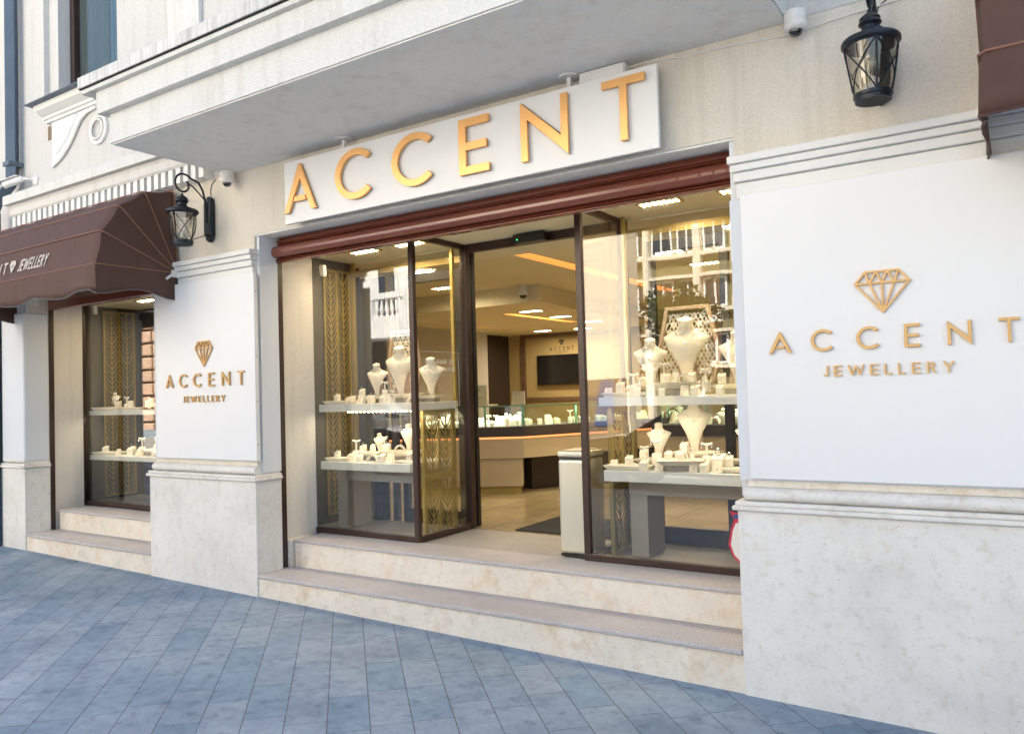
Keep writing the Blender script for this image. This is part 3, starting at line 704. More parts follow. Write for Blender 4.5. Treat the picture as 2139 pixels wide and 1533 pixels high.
awning('brown canvas awning with copper piping and printed lettering over the left window', -3.72, -.985, True)
awning('brown canvas awning cut off by the right edge above the right pilaster', 4.838, 7.5, False, .095)

# ------------------------------------------------------------------ wall lanterns
LAMP = thing('wall_lantern', 'black iron scroll lantern on the wall between the left awning and the dome camera', 'lantern', (-.545, YW, 2.90))
lx, ly = -.545, -.215
w = MB()
for a in [(lx-.045, lx+.045, YW-.05, YW, 2.83, 3.10)]: w.box(*a)
w.prism([(-.045, 0), (.045, 0), (.03, .035), (0, .055), (-.03, .035)], lambda u, v, d: (lx+u, YW-d, 3.10+v), .04)
w.prism([(-.045, 0), (-.03, -.035), (0, -.055), (.03, -.035), (.045, 0)], lambda u, v, d: (lx+u, YW-d, 2.83+v), .04)
w.build('back_plate', M['lamp'], LAMP, bevel=.008)
w = MB()
arc = [(lx, YW-.05, 2.93), (lx, YW-.058, 3.03), (lx, YW-.068, 3.13), (lx, YW-.085, 3.19), (lx, YW-.12, 3.245)]
cx_, cz_ = ly+.012, 3.20
for k in range(26):
    a = R_(28+k*15); r = .090-.0019*k
    arc.append((lx, cx_+r*math.cos(a), cz_+.005+r*math.sin(a)))
arc = arc[:5]+arc[6:]
w.tube(arc, .0085, 8)
w.tube([(lx, YW-.072, 3.12), (lx, -.07, 3.165), (lx, -.12, 3.205), (lx, -.155, 3.215), (lx, -.165, 3.20)], .006, 8)
w.build('scroll_arm', M['lamp'], LAMP, smooth=True)
w = MB()
c0 = (lx, ly, 0)
w.lathe([(.0, 3.135), (.008, 3.13), (.010, 3.118), (.024, 3.105), (.036, 3.095), (.040, 3.088), (.037, 3.080), (.042, 3.074), (.044, 3.066), (.040, 3.060), (.032, 3.054), (.032, 3.042), (.036, 3.030), (.046, 3.022), (.075, 3.010), (.105, 2.998), (.112, 2.988), (.112, 2.976), (.104, 2.972), (.10, 2.964), (.092, 2.962)], c0, 36, 1.09, 1.09)
w.build('roof', M['lamp'], LAMP, smooth=True)
def rl(z): t = (z-2.745)/(2.968-2.745); return .068+.039*t**.75
w = MB()
w.lathe([(.060, 2.722), (.068, 2.722), (.070, 2.738), (.074, 2.742), (.074, 2.756), (.066, 2.760), (.058, 2.760), (.052, 2.735), (.052, 2.722), (.060, 2.722)], c0, 36, 1.09, 1.09)
w.build('base_ring', M['lamp'], LAMP, smooth=True)
w = MB()
def cage(a, z): r = rl(z)+.004; return (lx+r*math.cos(a), ly+r*math.sin(a), z)
for k in range(4):
    a = R_(20+90*k); w.tube([cage(a, 2.752+.027*i) for i in range(9)], .0045, 6)
    for s in (0, 1):
        a0, a1 = (a, a+R_(90)) if s else (a+R_(90), a)
        w.tube([cage(a0+(a1-a0)*i/8, 2.754+.0268*i) for i in range(9)], .003, 5)
w.build('cage', M['lamp'], LAMP)
w = MB(); w.lathe([(rl(2.745+.0223*i)-.002, 2.745+.0223*i) for i in range(11)], c0, 28); w.build('glass_shade', M['lampglass'], LAMP, smooth=True)
w.f = []; w = MB(); w.lathe([(.012, 2.74), (.012, 2.80), (.007, 2.81), (.006, 2.86), (.018, 2.88), (.016, 2.91), (.004, 2.94), (0, 2.945)], c0, 12); w.build('bulb', M['lampglass'], LAMP, smooth=True)
w = MB(); w.tube([(lx, YW-.04, 2.84), (lx, ly+.07, 2.77)], .004, 6); w.build('stay', M['lamp'], LAMP)
w = MB(); w.tube([(lx, YW-.006, 3.15), (lx-.01, YW-.004, 3.20), (lx+.005, YW-.004, 3.25), (lx+.06, YW-.004, 3.285)], .003, 5); w.build('cable', M['ink'], LAMP)
dup(LAMP, (4.425, YW, 2.90), 'black iron lantern on the stucco wall beside the upper right dome camera')

# ------------------------------------------------------------------ cameras
def domecam(loc, label, s=1):
    o = thing('dome_camera', label, 'security camera', loc)
    x, y, z = loc
    w = MB(); w.lathe([(.05*s, 0), (.052*s, -.004*s), (.052*s, -.05*s), (.050*s, -.053*s)], (x, y, z), 28); w.lathe([(.052*s, -.054*s), (.053*s, -.056*s), (.053*s, -.075*s), (.046*s, -.088*s), (.036*s, -.093*s)], (x, y, z), 28)
    w.build('housing', M['plastic'], o, smooth=True)
    w = MB(); w.lathe([(.034*s*math.cos(R_(a)), -.090*s-.034*s*math.sin(R_(a))) for a in range(0, 91, 10)], (x, y, z), 24); w.build('dome', M['lens'], o, smooth=True)
    return o
domecam((-.235, -.03, 3.29), 'small white dome camera under the left corner of the balcony')
domecam((4.07, -.02, 3.30), 'white dome camera at the top right beside the lantern')
domecam((-.66, 4.98, 2.929), 'white dome camera on the ceiling inside the shop', 1.5)
bc = thing('bullet_camera', 'white bullet camera on a round mount beside the grey downpipe', 'security camera', (-3.52, YW, 3.66))
w = MB(); o0 = len(w.v)
w.lathe([(.055, 0), (.055, .012), (.045, .02), (.03, .03), (.014, .034)], (0, 0, 0), 24)
for v in w.v: v.xyz = (-3.36+v.x, YW-v.z, 3.78+v.y)
w.tube([(-3.36, YW-.03, 3.78), (-3.38, YW-.07, 3.785), (-3.44, YW-.09, 3.785)], .014, 10); w.build('mount', M['plastic'], bc, smooth=True)
w = MB(); w.tube([(-3.43, YW-.085, 3.79), (-3.47, YW-.095, 3.785), (-3.62, YW-.16, 3.745), (-3.64, YW-.168, 3.74)], .034, 16, taper=[.75, 1, 1.05, 1.05]); w.build('housing', M['plastic'], bc, smooth=True)
w = MB(); w.tube([(-3.635, YW-.166, 3.741), (-3.645, YW-.170, 3.739)], .030, 16); w.build('lens', M['lens'], bc)
w = MB(); w.hexa([(-3.70, YW-.245, 3.757), (-3.47, YW-.14, 3.82), (-3.49, YW-.06, 3.82), (-3.72, YW-.165, 3.757)], [(-3.70, YW-.245, 3.762), (-3.47, YW-.14, 3.826), (-3.49, YW-.06, 3.826), (-3.72, YW-.165, 3.762)]); w.build('sun_shield', M['plastic'], bc)
# box above the sign and cable
jb = thing('junction_box', 'flat white finned box on top of the sign board near its right end', 'electrical box', (3.03, 0, 3.22))
w = MB(); w.box(2.895, 3.165, -.035, .045, 3.225, 3.285); w.build('housing', M['plastic'], jb, bevel=.004)
w = MB(); [w.box(2.889, 2.894, -.03+.012*k, -.026+.012*k, 3.228, 3.282) for k in range(6)]; [w.box(3.166, 3.171, -.03+.012*k, -.026+.012*k, 3.228, 3.282) for k in range(6)]; w.build('fins', M['plastic'], jb)
w = MB(); w.tube([(3.17, .03, 3.265), (3.25, .048, 3.285), (3.45, .048, 3.262), (3.75, .048, 3.25), (4.0, .046, 3.225), (4.3, .047, 3.245), (4.7, .047, 3.262), (5.0, .047, 3.27)], .0035, 6)
tag(w.build('cable', M['plastic'], smooth=True), 'thin white cable running along the wall from the sign past the right dome camera', 'cable')

# ------------------------------------------------------------------ downpipe
dp = thing('downpipe', 'square blue-grey metal downpipe on the wall at the far left', 'drainpipe', (-3.85, 0, 0))
w = MB()
def sq(pts, a):
    w.tube(pts, a, 4)
for seg in ([(-3.66, -.03, 9), (-3.66, -.03, 3.78)], [(-3.66, -.03, 3.79), (-3.80, -.10, 3.62), (-3.90, -.10, 3.50)], [(-3.90, -.10, 3.51), (-3.90, -.10, 3.2), (-3.93, -.02, 2.9)], [(-4.06, -.03, 2.95), (-4.06, -.03, .05)]):
    w.tube(seg, .068, 4)
w.build('pipe', M['pipe'], dp, bevel=.006)
for z in (3.95, 6.5): w = MB(); w.box(-3.725, -3.595, -.095, .05, z, z+.045); w.build('clip', M['pipe'], dp, bevel=.004)

# ------------------------------------------------------------------ neighbour building
nb = thing('neighbour_building', 'pale stucco building with brown framed window at the far left edge', 'building', (-9, .1, 0))
w = MB(); w.box(-26, -4.056, .08, 9, -.6, 3.9); w.box(-26, -6.4, .08, 9, 3.9, 9.5); w.box(-4.35, -4.056, .08, 9, 3.9, 9.5); w.box(-6.4, -4.35, .5, 9, 3.9, 9.5); w.box(-6.4, -4.35, .08, .5, 7.2, 9.5)
w.build('wall', M['stucco_hi'], nb)
w = MB(); w.box(-6.4, -6.3, .3, .38, 3.9, 7.2); w.box(-4.45, -4.35, .3, .38, 3.9, 7.2); w.box(-6.3, -4.45, .3, .38, 5.55, 5.70); w.box(-6.3, -4.45, .3, .38, 3.9, 4.0)
wo = w.build('window', M['frame'], nb); w = MB(); w.box(-6.3, -4.45, .34, .35, 3.9, 7.2); w.build('pane', M['upglass'], wo)
w = MB(); w.box(-6.6, -4.2, .0, .2, 3.78, 3.9); w.build('sill', M['riser'], nb, bevel=.01)
w = MB(); w.box(-5.4, -4.15, .0, .079, .0, 2.7); w.build('door', M['pipe'], nb, bevel=.01)

# ------------------------------------------------------------------ lattice
def lattice(mb, fr, W_, H, cw, d, clip=None, t=.0095, L=.34, step=.057, rs=1):
    ncol = max(1, round(W_/cw)); cw = W_/ncol
    def seg(a, b, wd):
        if clip and not (clip(*a) and clip(*b)): return
        a = (min(max(a[0], 0), W_), min(max(a[1], 0), H)); b = (min(max(b[0], 0), W_), min(max(b[1], 0), H))
        if math.hypot(b[0]-a[0], b[1]-a[1]) > 1e-3: mb.bar(a, b, wd, fr, d*(1-.03*(len(mb.f) % 9)/9))
    for i in range(ncol):
        c = (i+.5)*cw; off = 0 if i % 2 == 0 else L/2
        z = 0
        while z < H: seg((c, z), (c, min(z+L/4, H)), t*1.5); z += L/4
        k = -4
        while k*step+off < H:
            z0 = k*step+off % step; big = (k % 5 == 0)
            for s in (-1, 1):
                pts = [(c, z0), (c+s*cw*.27, z0+step*1.0*rs), (c+s*cw*.45, z0+step*2.0*rs), (c+s*cw*.5, z0+step*3.1*rs)]
                for a, b in zip(pts, pts[1:]):
                    if a[1] > H or b[1] < 0: continue
                    seg(a, b, t*(1.6 if big else 1))
            k += 1
def lattice_screen(name, label, parent, fr, W_, H, cw, m, border=.018, d=.006, **k):
    w = MB()
    for a, b in (((0, 0), (W_, 0)), ((0, H), (W_, H)), ((0, 0), (0, H)), ((W_, 0), (W_, H))): w.bar(a, b, border, fr, d*1.8, border/2)
    lattice(w, fr, W_, H, cw, d, **k)
    return w.build(name, m, parent, label)

# ------------------------------------------------------------------ recessed lights
def spot(loc, label, group, w_=.30, d_=.12, rows=2, n=7, energy=6, size=.3, light=True, rz=0):
    o = thing('ceiling_light', label, 'ceiling light', loc, group); x, y, z = loc
    w = MB()
    for a in ((x-w_/2, x+w_/2, y-d_/2, y-d_/2+.012), (x-w_/2, x+w_/2, y+d_/2-.012, y+d_/2), (x-w_/2, x-w_/2+.012, y-d_/2+.012, y+d_/2-.012), (x+w_/2-.012, x+w_/2, y-d_/2+.012, y+d_/2-.012)): w.box(*a, z-.010, z-.001)
    w.build('frame', M['brass'], o)
    w = MB(); w.box(x-w_/2+.012, x+w_/2-.012, y-d_/2+.012, y+d_/2-.012, z-.004, z-.002); w.build('reflector', M['brass'], o)
    w = MB()
    for i in range(n):
        for j in range(rows):
            w.cur = 1 if (i*3+j*2) % 5 == 0 else 0
            w.lathe([(0, -.017), (.009, -.014), (.012, -.005)], (x-w_/2+.03+(w_-.06)*i/(n-1), y-d_/2+.035+(d_-.07)*(j/(rows-1) if rows > 1 else .5), z), 8)
    w.build('led_cluster', [M['led'], M['led2']], o)
    if light:
        l = bpy.data.lights.new('downlight', 'AREA'); l.shape = 'RECTANGLE'; l.size = w_*.8; l.size_y = d_*.8; l.energy = energy; l.color = (1, .80, .52); l.spread = R_(170)
        lo = bpy.data.objects.new('downlight', l); S.collection.objects.link(lo); lo.parent = o; lo.location = (0, 0, -.03)
    return o
# ------------------------------------------------------------------ display cases
def case(x0, x1, side, dx, label, zf=.38, zc=2.735, left_screen=True, gx=None):
    # x0..x1 glass front at y=.65; side: x of the glass side facing the entrance (None for closed)
    o = thing('display_window', label, 'shop window', ((x0+x1)/2, .65, zf))
    fy0, fy1 = .625, .665; fw = .045
    w = MB()
    w.box(x0, x1, fy0, fy1, zf+.002, zf+.045); w.box(x0, x1, fy0, fy1, zc-.04, zc-.001)
    w.box(x0, x0+fw, fy0, fy1, zf+.045, zc-.04); w.box(x1-fw, x1, fy0, fy1, zf+.045, zc-.04)
    if side == 'R': w.box(x1-fw, x1, fy1, 1.30, zf+.002, zf+.045); w.box(x1-fw, x1, fy1, 1.30, zc-.04, zc-.001); w.box(x1-fw-.01, x1+.01, 1.30, 1.36, zf+.002, zc-.001)
    if side == 'L': w.box(x0, x0+fw, fy1, 1.30, zf+.002, zf+.045); w.box(x0, x0+fw, fy1, 1.30, zc-.04, zc-.001); w.box(x0-.01, x0+fw+.01, 1.30, 1.36, zf+.002, zc-.001)
    w.build('frame', M['frame'], o, bevel=.003)
    w = MB(); w.box(x0+fw, x1-fw, .642, .648, zf+.045, zc-.04); w.build('pane', M['glass'], o)
    if side == 'R': w = MB(); w.box(x1-.026, x1-.020, fy1, 1.30, zf+.045, zc-.04); w.build('pane', M['glass'], o)
    if side == 'L': w = MB(); w.box(x0+.020, x0+.026, fy1, 1.30, zf+.045, zc-.04); w.build('pane', M['glass'], o)
    return o
CL = case(-.10, 1.075, 'R', 0, 'brown framed glass display window left of the open entrance')
CR = case(2.475, 3.79, 'L', 0, 'brown framed glass display window right of the open entrance')
CB = case(-3.64, -1.33, None, 0, 'brown framed display window behind the left steps under the awning', .42, 2.60)

# interior fittings of the cases
def brass_post(parent, x, y, z0, z1, a=.035):
    w = MB(); w.box(x-a/2, x+a/2, y-a/2, y+a/2, z0, z1); return w.build('brass_post', M['brass'], parent, bevel=.002)
# left case
def sidefr(x, y0, z0, s=1): return lambda u, v, d: (x+d*s, y0+u, z0+v)
lattice_screen('lattice_screen', 'gold leaf pattern lattice', CL, sidefr(-.275, 1.0, .46), .31, 2.18, .155, M['brass'])
lattice_screen('lattice_screen', 'gold leaf pattern lattice', CB, sidefr(-3.80, .98, .46), .36, 2.08, .18, M['brass'])
w = MB(); w.box(-.292, -.286, .66, 1.36, .38, 2.73); w.build('side_panel', M['greywall'], CL)
brass_post(CL, -.25, 1.345, .38, 2.73); brass_post(CL, 1.0, 1.22, 1.44, 2.73, .03)
w = MB(); w.box(-.26, 1.02, 1.33, 1.36, 2.60, 2.655); w.build('brass_rail', M['brass'], CL)
w = MB(); w.box(2.53, 3.9, 1.33, 1.36, 2.60, 2.655); w.build('brass_rail', M['brass'], CR)
brass_post(CR, 2.56, 1.22, 1.44, 2.73, .03)
def low_screen(parent, x, s):
    w = MB()
    for a in (.80, 1.185): w.box(x-.014, x+.014, a, a+.03, .385, 1.374)
    w.box(x-.013, x+.013, .83, 1.185, .82, .87); w.box(x-.013, x+.013, .83, 1.185, 1.34, 1.373); w.box(x-.013, x+.013, .83, 1.185, .386, .41)
    lattice(w, sidefr(x, .83, .41, s), .355, .41, .15, .005, t=.010); lattice(w, sidefr(x, .83, .87, s), .355, .47, .15, .005, t=.010)
    w.build('side_screen', M['brass'], parent)
low_screen(CL, .985, 1); low_screen(CR, 2.60, 1)
# rear doors of the cases (dark frames)
def rear(parent, a, b, zt):
    w = MB(); w.box(a, a+.06, 1.37, 1.42, .38, zt); w.box(b-.06, b, 1.37, 1.42, .38, zt); w.box(a+.06, b-.06, 1.37, 1.42, .38, .50); w.box(a+.06, b-.06, 1.37, 1.42, zt-.08, zt)
    w.build('rear_door_frame', M['dark'], parent, bevel=.003)
rear(CL, .28, .97, 2.56); rear(CR, 2.66, 3.26, 2.56)
w = MB(); w.box(-.24, -.06, 1.37, 1.41, .38, 2.58); w.build('rear_panel', M['greywall'], CL)
w = MB(); w.box(.16, .22, 1.37, 1.41, .38, 2.58); w.build('rear_panel', M['greywall'], CL)
w = MB(); w.box(-.05, .09, 1.38, 1.41, .38, 2.58); w.build('rear_panel', M['dark'], CL)
w = MB(); w.box(3.30, 3.6, 1.37, 1.41, .38, 2.58); w.build('rear_panel', M['beige'], CR)
# shelves
def shelf(label, x0, x1, y1, z0, z1, y0=.685, table=None):
    o = thing('display_shelf', label, 'shelf', ((x0+x1)/2, .9, z0))
    w = MB(); w.box(x0, x1, y0, y1, z0, z1); w.build('board', M['shelfw'], o, bevel=.003)
    if table:
        a, b = table
        w = MB(); w.box(a, b, .86, 1.16, z0-.105, z0-.002); w.build('apron', M['greige'], o, bevel=.003)
        w = MB(); w.box(a, a+.125, .87, 1.15, .385, z0-.107); w.build('leg', M['greige'], o, bevel=.003)
    return o
shelf('white upper shelf in the left entrance window holding cream busts', -.03, 1.02, 1.2, 1.375, 1.435)
shelf('white lower shelf on a greige support in the left entrance window', -.025, .955, 1.2, .897, .962, table=(-.02, .93))
shelf('white upper shelf in the right entrance window holding large busts', 2.585, 3.79, 1.2, 1.385, 1.442)
shelf('white lower shelf on a greige support in the right entrance window', 2.605, 3.79, 1.2, .897, .968, table=(2.70, 3.79))
shelf('white upper shelf in the window under the awning', -3.585, -1.33, 1.1, 1.375, 1.425)
shelf('white lower shelf in the window under the awning', -3.585, -1.33, 1.1, .897, .945)
w = MB()
for i in range(16):  # added glowing dots stand in for a reflection along the shelf underside
    w.cur = 1 if i % 4 == 3 else 0
    w.lathe([(0, -.007), (.009, -.005), (.011, .001)], (.30+i*.044, .70, 1.372), 8)
ls = w.build('reflection_dots', [M['led'], M['led2']]); tag(ls, 'row of small glowing dots standing in for a reflection under the upper shelf of the left entrance window', 'reflection dots')
# vent grille
def grille(label, x0, x1):
    o = thing('floor_grille', label, 'vent', ((x0+x1)/2, .75, .38))
    w = MB(); w.box(x0, x1, .70, .80, .379, .384); w.build('tray', M['dark'], o)
    w = MB(); n = int((x1-x0)/.022)
    for i in range(n): w.box(x0+i*.022, x0+i*.022+.007, .705, .795, .385, .392)
    w.build('bars', M['grille'], o)
grille('black slotted floor grille behind the glass of the right entrance window', 2.58, 3.78)
# case lights
spot((.28, .95, 2.733), 'lit brass spotlight tray at the left in the left entrance window ceiling', 'lights in the window ceilings', energy=2.2)
spot((.78, .95, 2.733), 'lit brass spotlight tray next to the mullion in the left entrance window ceiling', 'lights in the window ceilings', energy=2.2)
spot((2.95, .95, 2.733), 'lit brass spotlight tray in the right entrance window ceiling', 'lights in the window ceilings', energy=2.2)
spot((3.5, .95, 2.733), 'second lit brass spotlight tray in the right entrance window ceiling, half hidden by the pilaster', 'lights in the window ceilings', energy=2.2)
spot((-2.9, .95, 2.598), 'lit brass spotlight tray in the ceiling of the window under the awning', 'lights in the window ceilings', energy=2.2)
spot((-2.0, .95, 2.598), 'second spotlight tray over the window under the awning, behind the left panel', 'lights in the window ceilings', energy=2.2)
# small detectors
for loc, lb in (((.02, .70, 2.56), 'small white motion detector in the top left corner of the left entrance window'), ((-3.50, .70, 2.52), 'small white motion detector in the top corner of the window under the awning')):
    x, y, z = loc; w = MB(); w.hexa([(x-.025, y, z-.04), (x+.025, y, z-.04), (x+.02, y+.04, z-.05), (x-.02, y+.04, z-.05)], [(x-.028, y-.01, z+.05), (x+.028, y-.01, z+.05), (x+.025, y+.035, z+.05), (x-.025, y+.035, z+.05)])
    tag(w.build('motion_detector', M['plastic'], bevel=.01), lb, 'detector')
# door sensor, header
dh = thing('entrance_door', 'dark brown header beam and stacked sliding door frames of the open entrance', 'door', (1.8, 1.3, .38))
w = MB(); w.box(1.09, 2.46, 1.31, 1.36, 2.665, 2.734); w.build('header', M['frame'], dh, bevel=.003)
for x in (1.045,):
    w = MB(); w.box(x, x+.03, 1.40, 1.44, .385, 2.68); w.build('door_stile', M['dark'], dh)
w = MB(); w.box(1.615, 1.90, 1.20, 1.305, 2.655, 2.725); se = w.build('door_sensor', M['dark'], bevel=.012, origin=(1.75, 1.25, 2.655)); tag(se, 'black door sensor box on the header above the open entrance', 'sensor')
w = MB(); w.box(1.66, 1.665, 1.197, 1.2, 2.68, 2.685); w.build('indicator', M['green'], se)
# opening hours lettering on the glass side
fr = lambda u, v, d: (1.0575+d, .70+u, 1.50+v)
w = MB()
put_text(w, 'PROGRAM DE', fr, .001, .12, .40, .040, .3, x0=.06)
w2 = lambda u, v, d: (1.0575+d, .70+u, 1.43+v)
fr2 = lambda u, v, d: (1.0575+d, .70+u, 1.735+v)
w = MB(); put_text(w, 'PROGRAM DE', fr2, .001, .12, .37, .036, .3, x0=.07)
fr3 = lambda u, v, d: (1.0575+d, .70+u, 1.675+v); put_text(w, 'FUNCTIONARE', fr3, .001, .12, .40, .036, .3, x0=.055)
frl = lambda u, v, d: (1.0575+d, .70+u, 1.40+v)
w.bar((.16, .245), (.36, .245), .003, frl, .001)
for a, b in (((.0, .0), (.0, .43)), ((.0, .43), (.5, .43)), ((.5, .43), (.5, 0)), ((0, 0), (.5, 0))): w.bar(a, b, .0025, frl, .001)
w.build('lettering', M['vinyl'], CL)
# sticker
w = MB(); pts = [(-.05, .0), (-.07, -.10), (-.045, -.17), (0, -.21), (.045, -.17), (.07, -.10), (.05, 0), (.03, .045), (.055, .10), (0, .085), (-.055, .10), (-.03, .045)]
stk = thing('window_sticker', 'red and white shield sticker low on the right window beside the right pilaster', 'sticker', (3.50, .635, .62))
w.prism(pts[::-1] if False else pts, lambda u, v, d: (3.50+u, .6395-d, .66+v), .001); w.build('border', M['red'], stk)
w = MB(); w.prism([(u*.78, v*.86-.012) for u, v in pts[:7]]+[(.02, .03), (-.02, .03)], lambda u, v, d: (3.50+u, .6375-d, .66+v), .001); w.build('centre', M['panel'], stk)
w = MB(); w.prism([(-.035, .055), (.035, .055), (.03, .08), (-.03, .08)], lambda u, v, d: (3.50+u, .6375-d, .66+v), .001); w.build('blue_band', M['blue'], stk)

# ------------------------------------------------------------------ hexagonal lattice backdrops
def hexpanel(x, y, z, W_, H, label):
    o = thing('hexagonal_screen', label, 'decorative screen', (x, y, z))
    pts = [(.17, 0), (.83, 0), (1, .42), (.83, 1), (.17, 1), (0, .42)]; pts = [(a*W_-W_/2, b*H) for a, b in pts]
    fr = lambda u, v, d: (x+u, y-d, z+v)
    w = MB()
    for i in range(6): w.bar(pts[i], pts[(i+1) % 6], .024, fr, .03*(1-.01*i), .008)
    w.build('frame', M['leathert'], o, bevel=.002)
    def clip(u, v):
        u -= W_/2
        for i in range(6):
            a, b = pts[i], pts[(i+1) % 6]
            if (b[0]-a[0])*(v-a[1])-(b[1]-a[1])*(u-a[0]) < .008*math.hypot(b[0]-a[0], b[1]-a[1]): return False
        return True
    w = MB(); fr2 = lambda u, v, d: (x+u-W_/2, y-.01-d, z+v); cu, cv = .058, .105
    for i in range(-1, int(W_/cu)+2):
        for j in range(-1, int(H/cv)+2):
            for sgn in (-1, 1):
                for (a, b, tt) in (((0, 0), (.5, .5), .006), ((0, .5), (.5, 0), .006), ((0, .12), (.3, .42), .0032), ((0, .24), (.22, .46), .0032), ((0, -.05), (0, .42), .0035)):
                    for (ou, ov) in ((0, 0), (.5, .5)):
                        p0 = ((i+ou+sgn*a[0])*cu, (j+ov+a[1])*cv); p1 = ((i+ou+sgn*b[0])*cu, (j+ov+b[1])*cv)
                        if clip(*p0) and clip(*p1): w.bar(p0, p1, tt, fr2, .004*(1-.03*(len(w.f) % 11)/11))
    w.build('lattice', M['leather'], o)
hexpanel(.51, 1.17, 1.437, .36, .60, 'tall hexagonal lattice backdrop behind the tallest bust in the left entrance window')
hexpanel(3.05, 1.14, 1.47, .43, .56, 'tall hexagonal lattice backdrop behind the tallest bust in the right entrance window')

# ------------------------------------------------------------------ jewellery displays (prototypes at the origin)
def bust_proto():
    o = thing('necklace_bust', 'x', 'necklace bust')
    w = MB(); rows = []
    #      z,   halfw, yoff, thick, wing
    prof = [(0, .020, .012, .010, 0), (.03, .023, .002, .010, .0), (.07, .034, -.012, .010, .004), (.11, .050, -.022, .011, .010), (.15, .072, -.026, .012, .020), (.185, .094, -.020, .012, .032), (.200, .103, -.010, .012, .038), (.208, .100, -.002, .012, .036), (.219, .074, .004, .014, .020), (.232, .046, .006, .017, .008), (.245, .034, .004, .020, .002), (.262, .032, .000, .022, 0), (.275, .035, -.004, .024, 0), (.282, .033, -.006, .022, 0), (.285, .012, -.006, .010, 0)]
    for z, hw, yo, th, wg in prof:
        row = []
        for k in range(24):
            a = 2*math.pi*k/24; cx, sy = math.cos(a), math.sin(a); cx = math.copysign(abs(cx)**.8, cx)
            zz = z+(.010*sy if z > .25 else 0)
            row.append((hw*cx, yo+th*sy+wg*cx*cx, zz))
        rows.append(row)
    w.grid(rows, True); w.face([k for k in range(23, -1, -1)]); w.face([len(w.v)-24+k for k in range(24)])
    w.build('torso', M['leather'], o, smooth=True)
    w = MB(); rows = []
    for z, hw, yo in ((0, .050, .040), (.05, .044, .050), (.10, .042, .050), (.15, .048, .036), (.195, .060, .016), (.205, .050, .010)):
        rows.append([(-hw, yo-.004, z), (hw, yo-.004, z), (hw, yo+.004, z), (-hw, yo+.004, z)])
    w.grid(rows, True); w.face([3, 2, 1, 0]); w.build('support', M['leathert'], o, smooth=False)
    w = MB(); pts = []
    for k in range(17):
        a = -1+2*k/16; pts.append((a*.052, -.028+.030*a*a*.9, .178+.058*a*a))
    w.tube(pts, .0016, 5); w.lathe([(0, -.004), (.0055, 0), (0, .008)], (0, -.036, .170), 8); w.build('necklace', M['silver'], o)
    return o
def tray_proto():
    o = thing('display_tray', 'x', 'display tray'); w = MB()
    w.hexa([(-.085, -.05, 0), (.085, -.05, 0), (.085, .05, 0), (-.085, .05, 0)], [(-.085, -.05, .035), (.085, -.05, .035), (.085, .05, .035), (-.085, .05, .035)]); w.build('foot', M['greige'], o, bevel=.002)
    w = MB(); w.hexa([(-.10, -.06, .036), (.10, -.06, .036), (.10, .06, .036), (-.10, .06, .036)], [(-.14, -.10, .068), (.14, -.10, .068), (.14, .10, .068), (-.14, .10, .068)]); w.build('dish', M['leather'], o, bevel=.003)
    return o
def flat_proto():
    o = thing('flat_tray', 'x', 'display tray'); w = MB()
    w.hexa([(-.13, -.05, 0), (.13, -.05, 0), (.13, .05, 0), (-.13, .05, 0)], [(-.155, -.07, .028), (.155, -.07, .028), (.155, .07, .028), (-.155, .07, .028)]); w.build('dish', M['leather'], o, bevel=.004); return o
def ringbox_proto():
    o = thing('ring_block', 'x', 'ring holder'); w = MB()
    w.hexa([(-.02, -.02, 0), (.02, -.02, 0), (.02, .02, 0), (-.02, .02, 0)], [(-.02, -.02, .040), (.02, -.02, .040), (.02, .02, .055), (-.02, .02, .055)]); w.build('block', M['leather'], o, bevel=.002)
    w = MB(); w.tube([(.009*math.cos(R_(a)), -.002, .058+.009*math.sin(R_(a))) for a in range(0, 360, 30)], .0014, 5, closed=True); w.lathe([(0, .066), (.004, .069), (0, .073)], (0, -.002, 0), 6); w.build('ring', M['silver'], o); return o
def stand_proto():
    o = thing('earring_stand', 'x', 'earring stand'); w = MB()
    w.lathe([(.022, 0), (.022, .05), (.019, .054)], (0, 0, 0), 16); w.build('base', M['leather'], o, smooth=True)
    w = MB(); w.tube([(0, 0, .054), (0, 0, .105)], .005, 8); w.tube([(-.026, 0, .112), (-.01, 0, .106), (.01, 0, .106), (.026, 0, .112)], .006, 8); w.build('crossbar', M['leather'], o, smooth=True)
    w = MB(); [w.lathe([(0, .088), (.0035, .093), (0, .108)], (x, -.005, 0), 6) for x in (-.024, .024)]; w.build('earring', M['silver'], o); return o
def arch_proto():
    o = thing('bracelet_arch', 'x', 'bracelet stand'); w = MB(); P_ = []
    for k in range(15):
        a = math.pi*k/14; P_.append([(.055*math.cos(a)*r, y, .06*math.sin(a)*r) for r, y in ((1, -.014), (1, .014), (.84, .014), (.84, -.014))])
    w.grid(P_, True); w.build('arch', M['leather'], o, smooth=True)
    w = MB(); w.tube([(.058*math.cos(math.pi*k/14), 0, .063*math.sin(math.pi*k/14)) for k in range(2, 13)], .0022, 5); w.build('bracelet', M['silver'], o); return o
def wedge_proto():
    o = thing('pendant_easel', 'x', 'pendant easel'); w = MB()
    w.hexa([(-.028, -.018, 0), (.028, -.018, 0), (.028, .018, 0), (-.028, .018, 0)], [(-.022, .006, .062), (.022, .006, .062), (.022, .014, .062), (-.022, .014, .062)]); w.build('easel', M['leather'], o, bevel=.002)
    w = MB(); w.tube([(-.014, -.006, .055), (0, -.018, .026), (.014, -.006, .055)], .0012, 5); w.lathe([(0, .014), (.004, .02), (0, .028)], (0, -.021, 0), 6); w.build('pendant', M['goldj'], o); return o
PR = dict(bust=bust_proto, tray=tray_proto, flat=flat_proto, ring=ringbox_proto, stand=stand_proto, arch=arch_proto, wedge=wedge_proto)
protos = {}
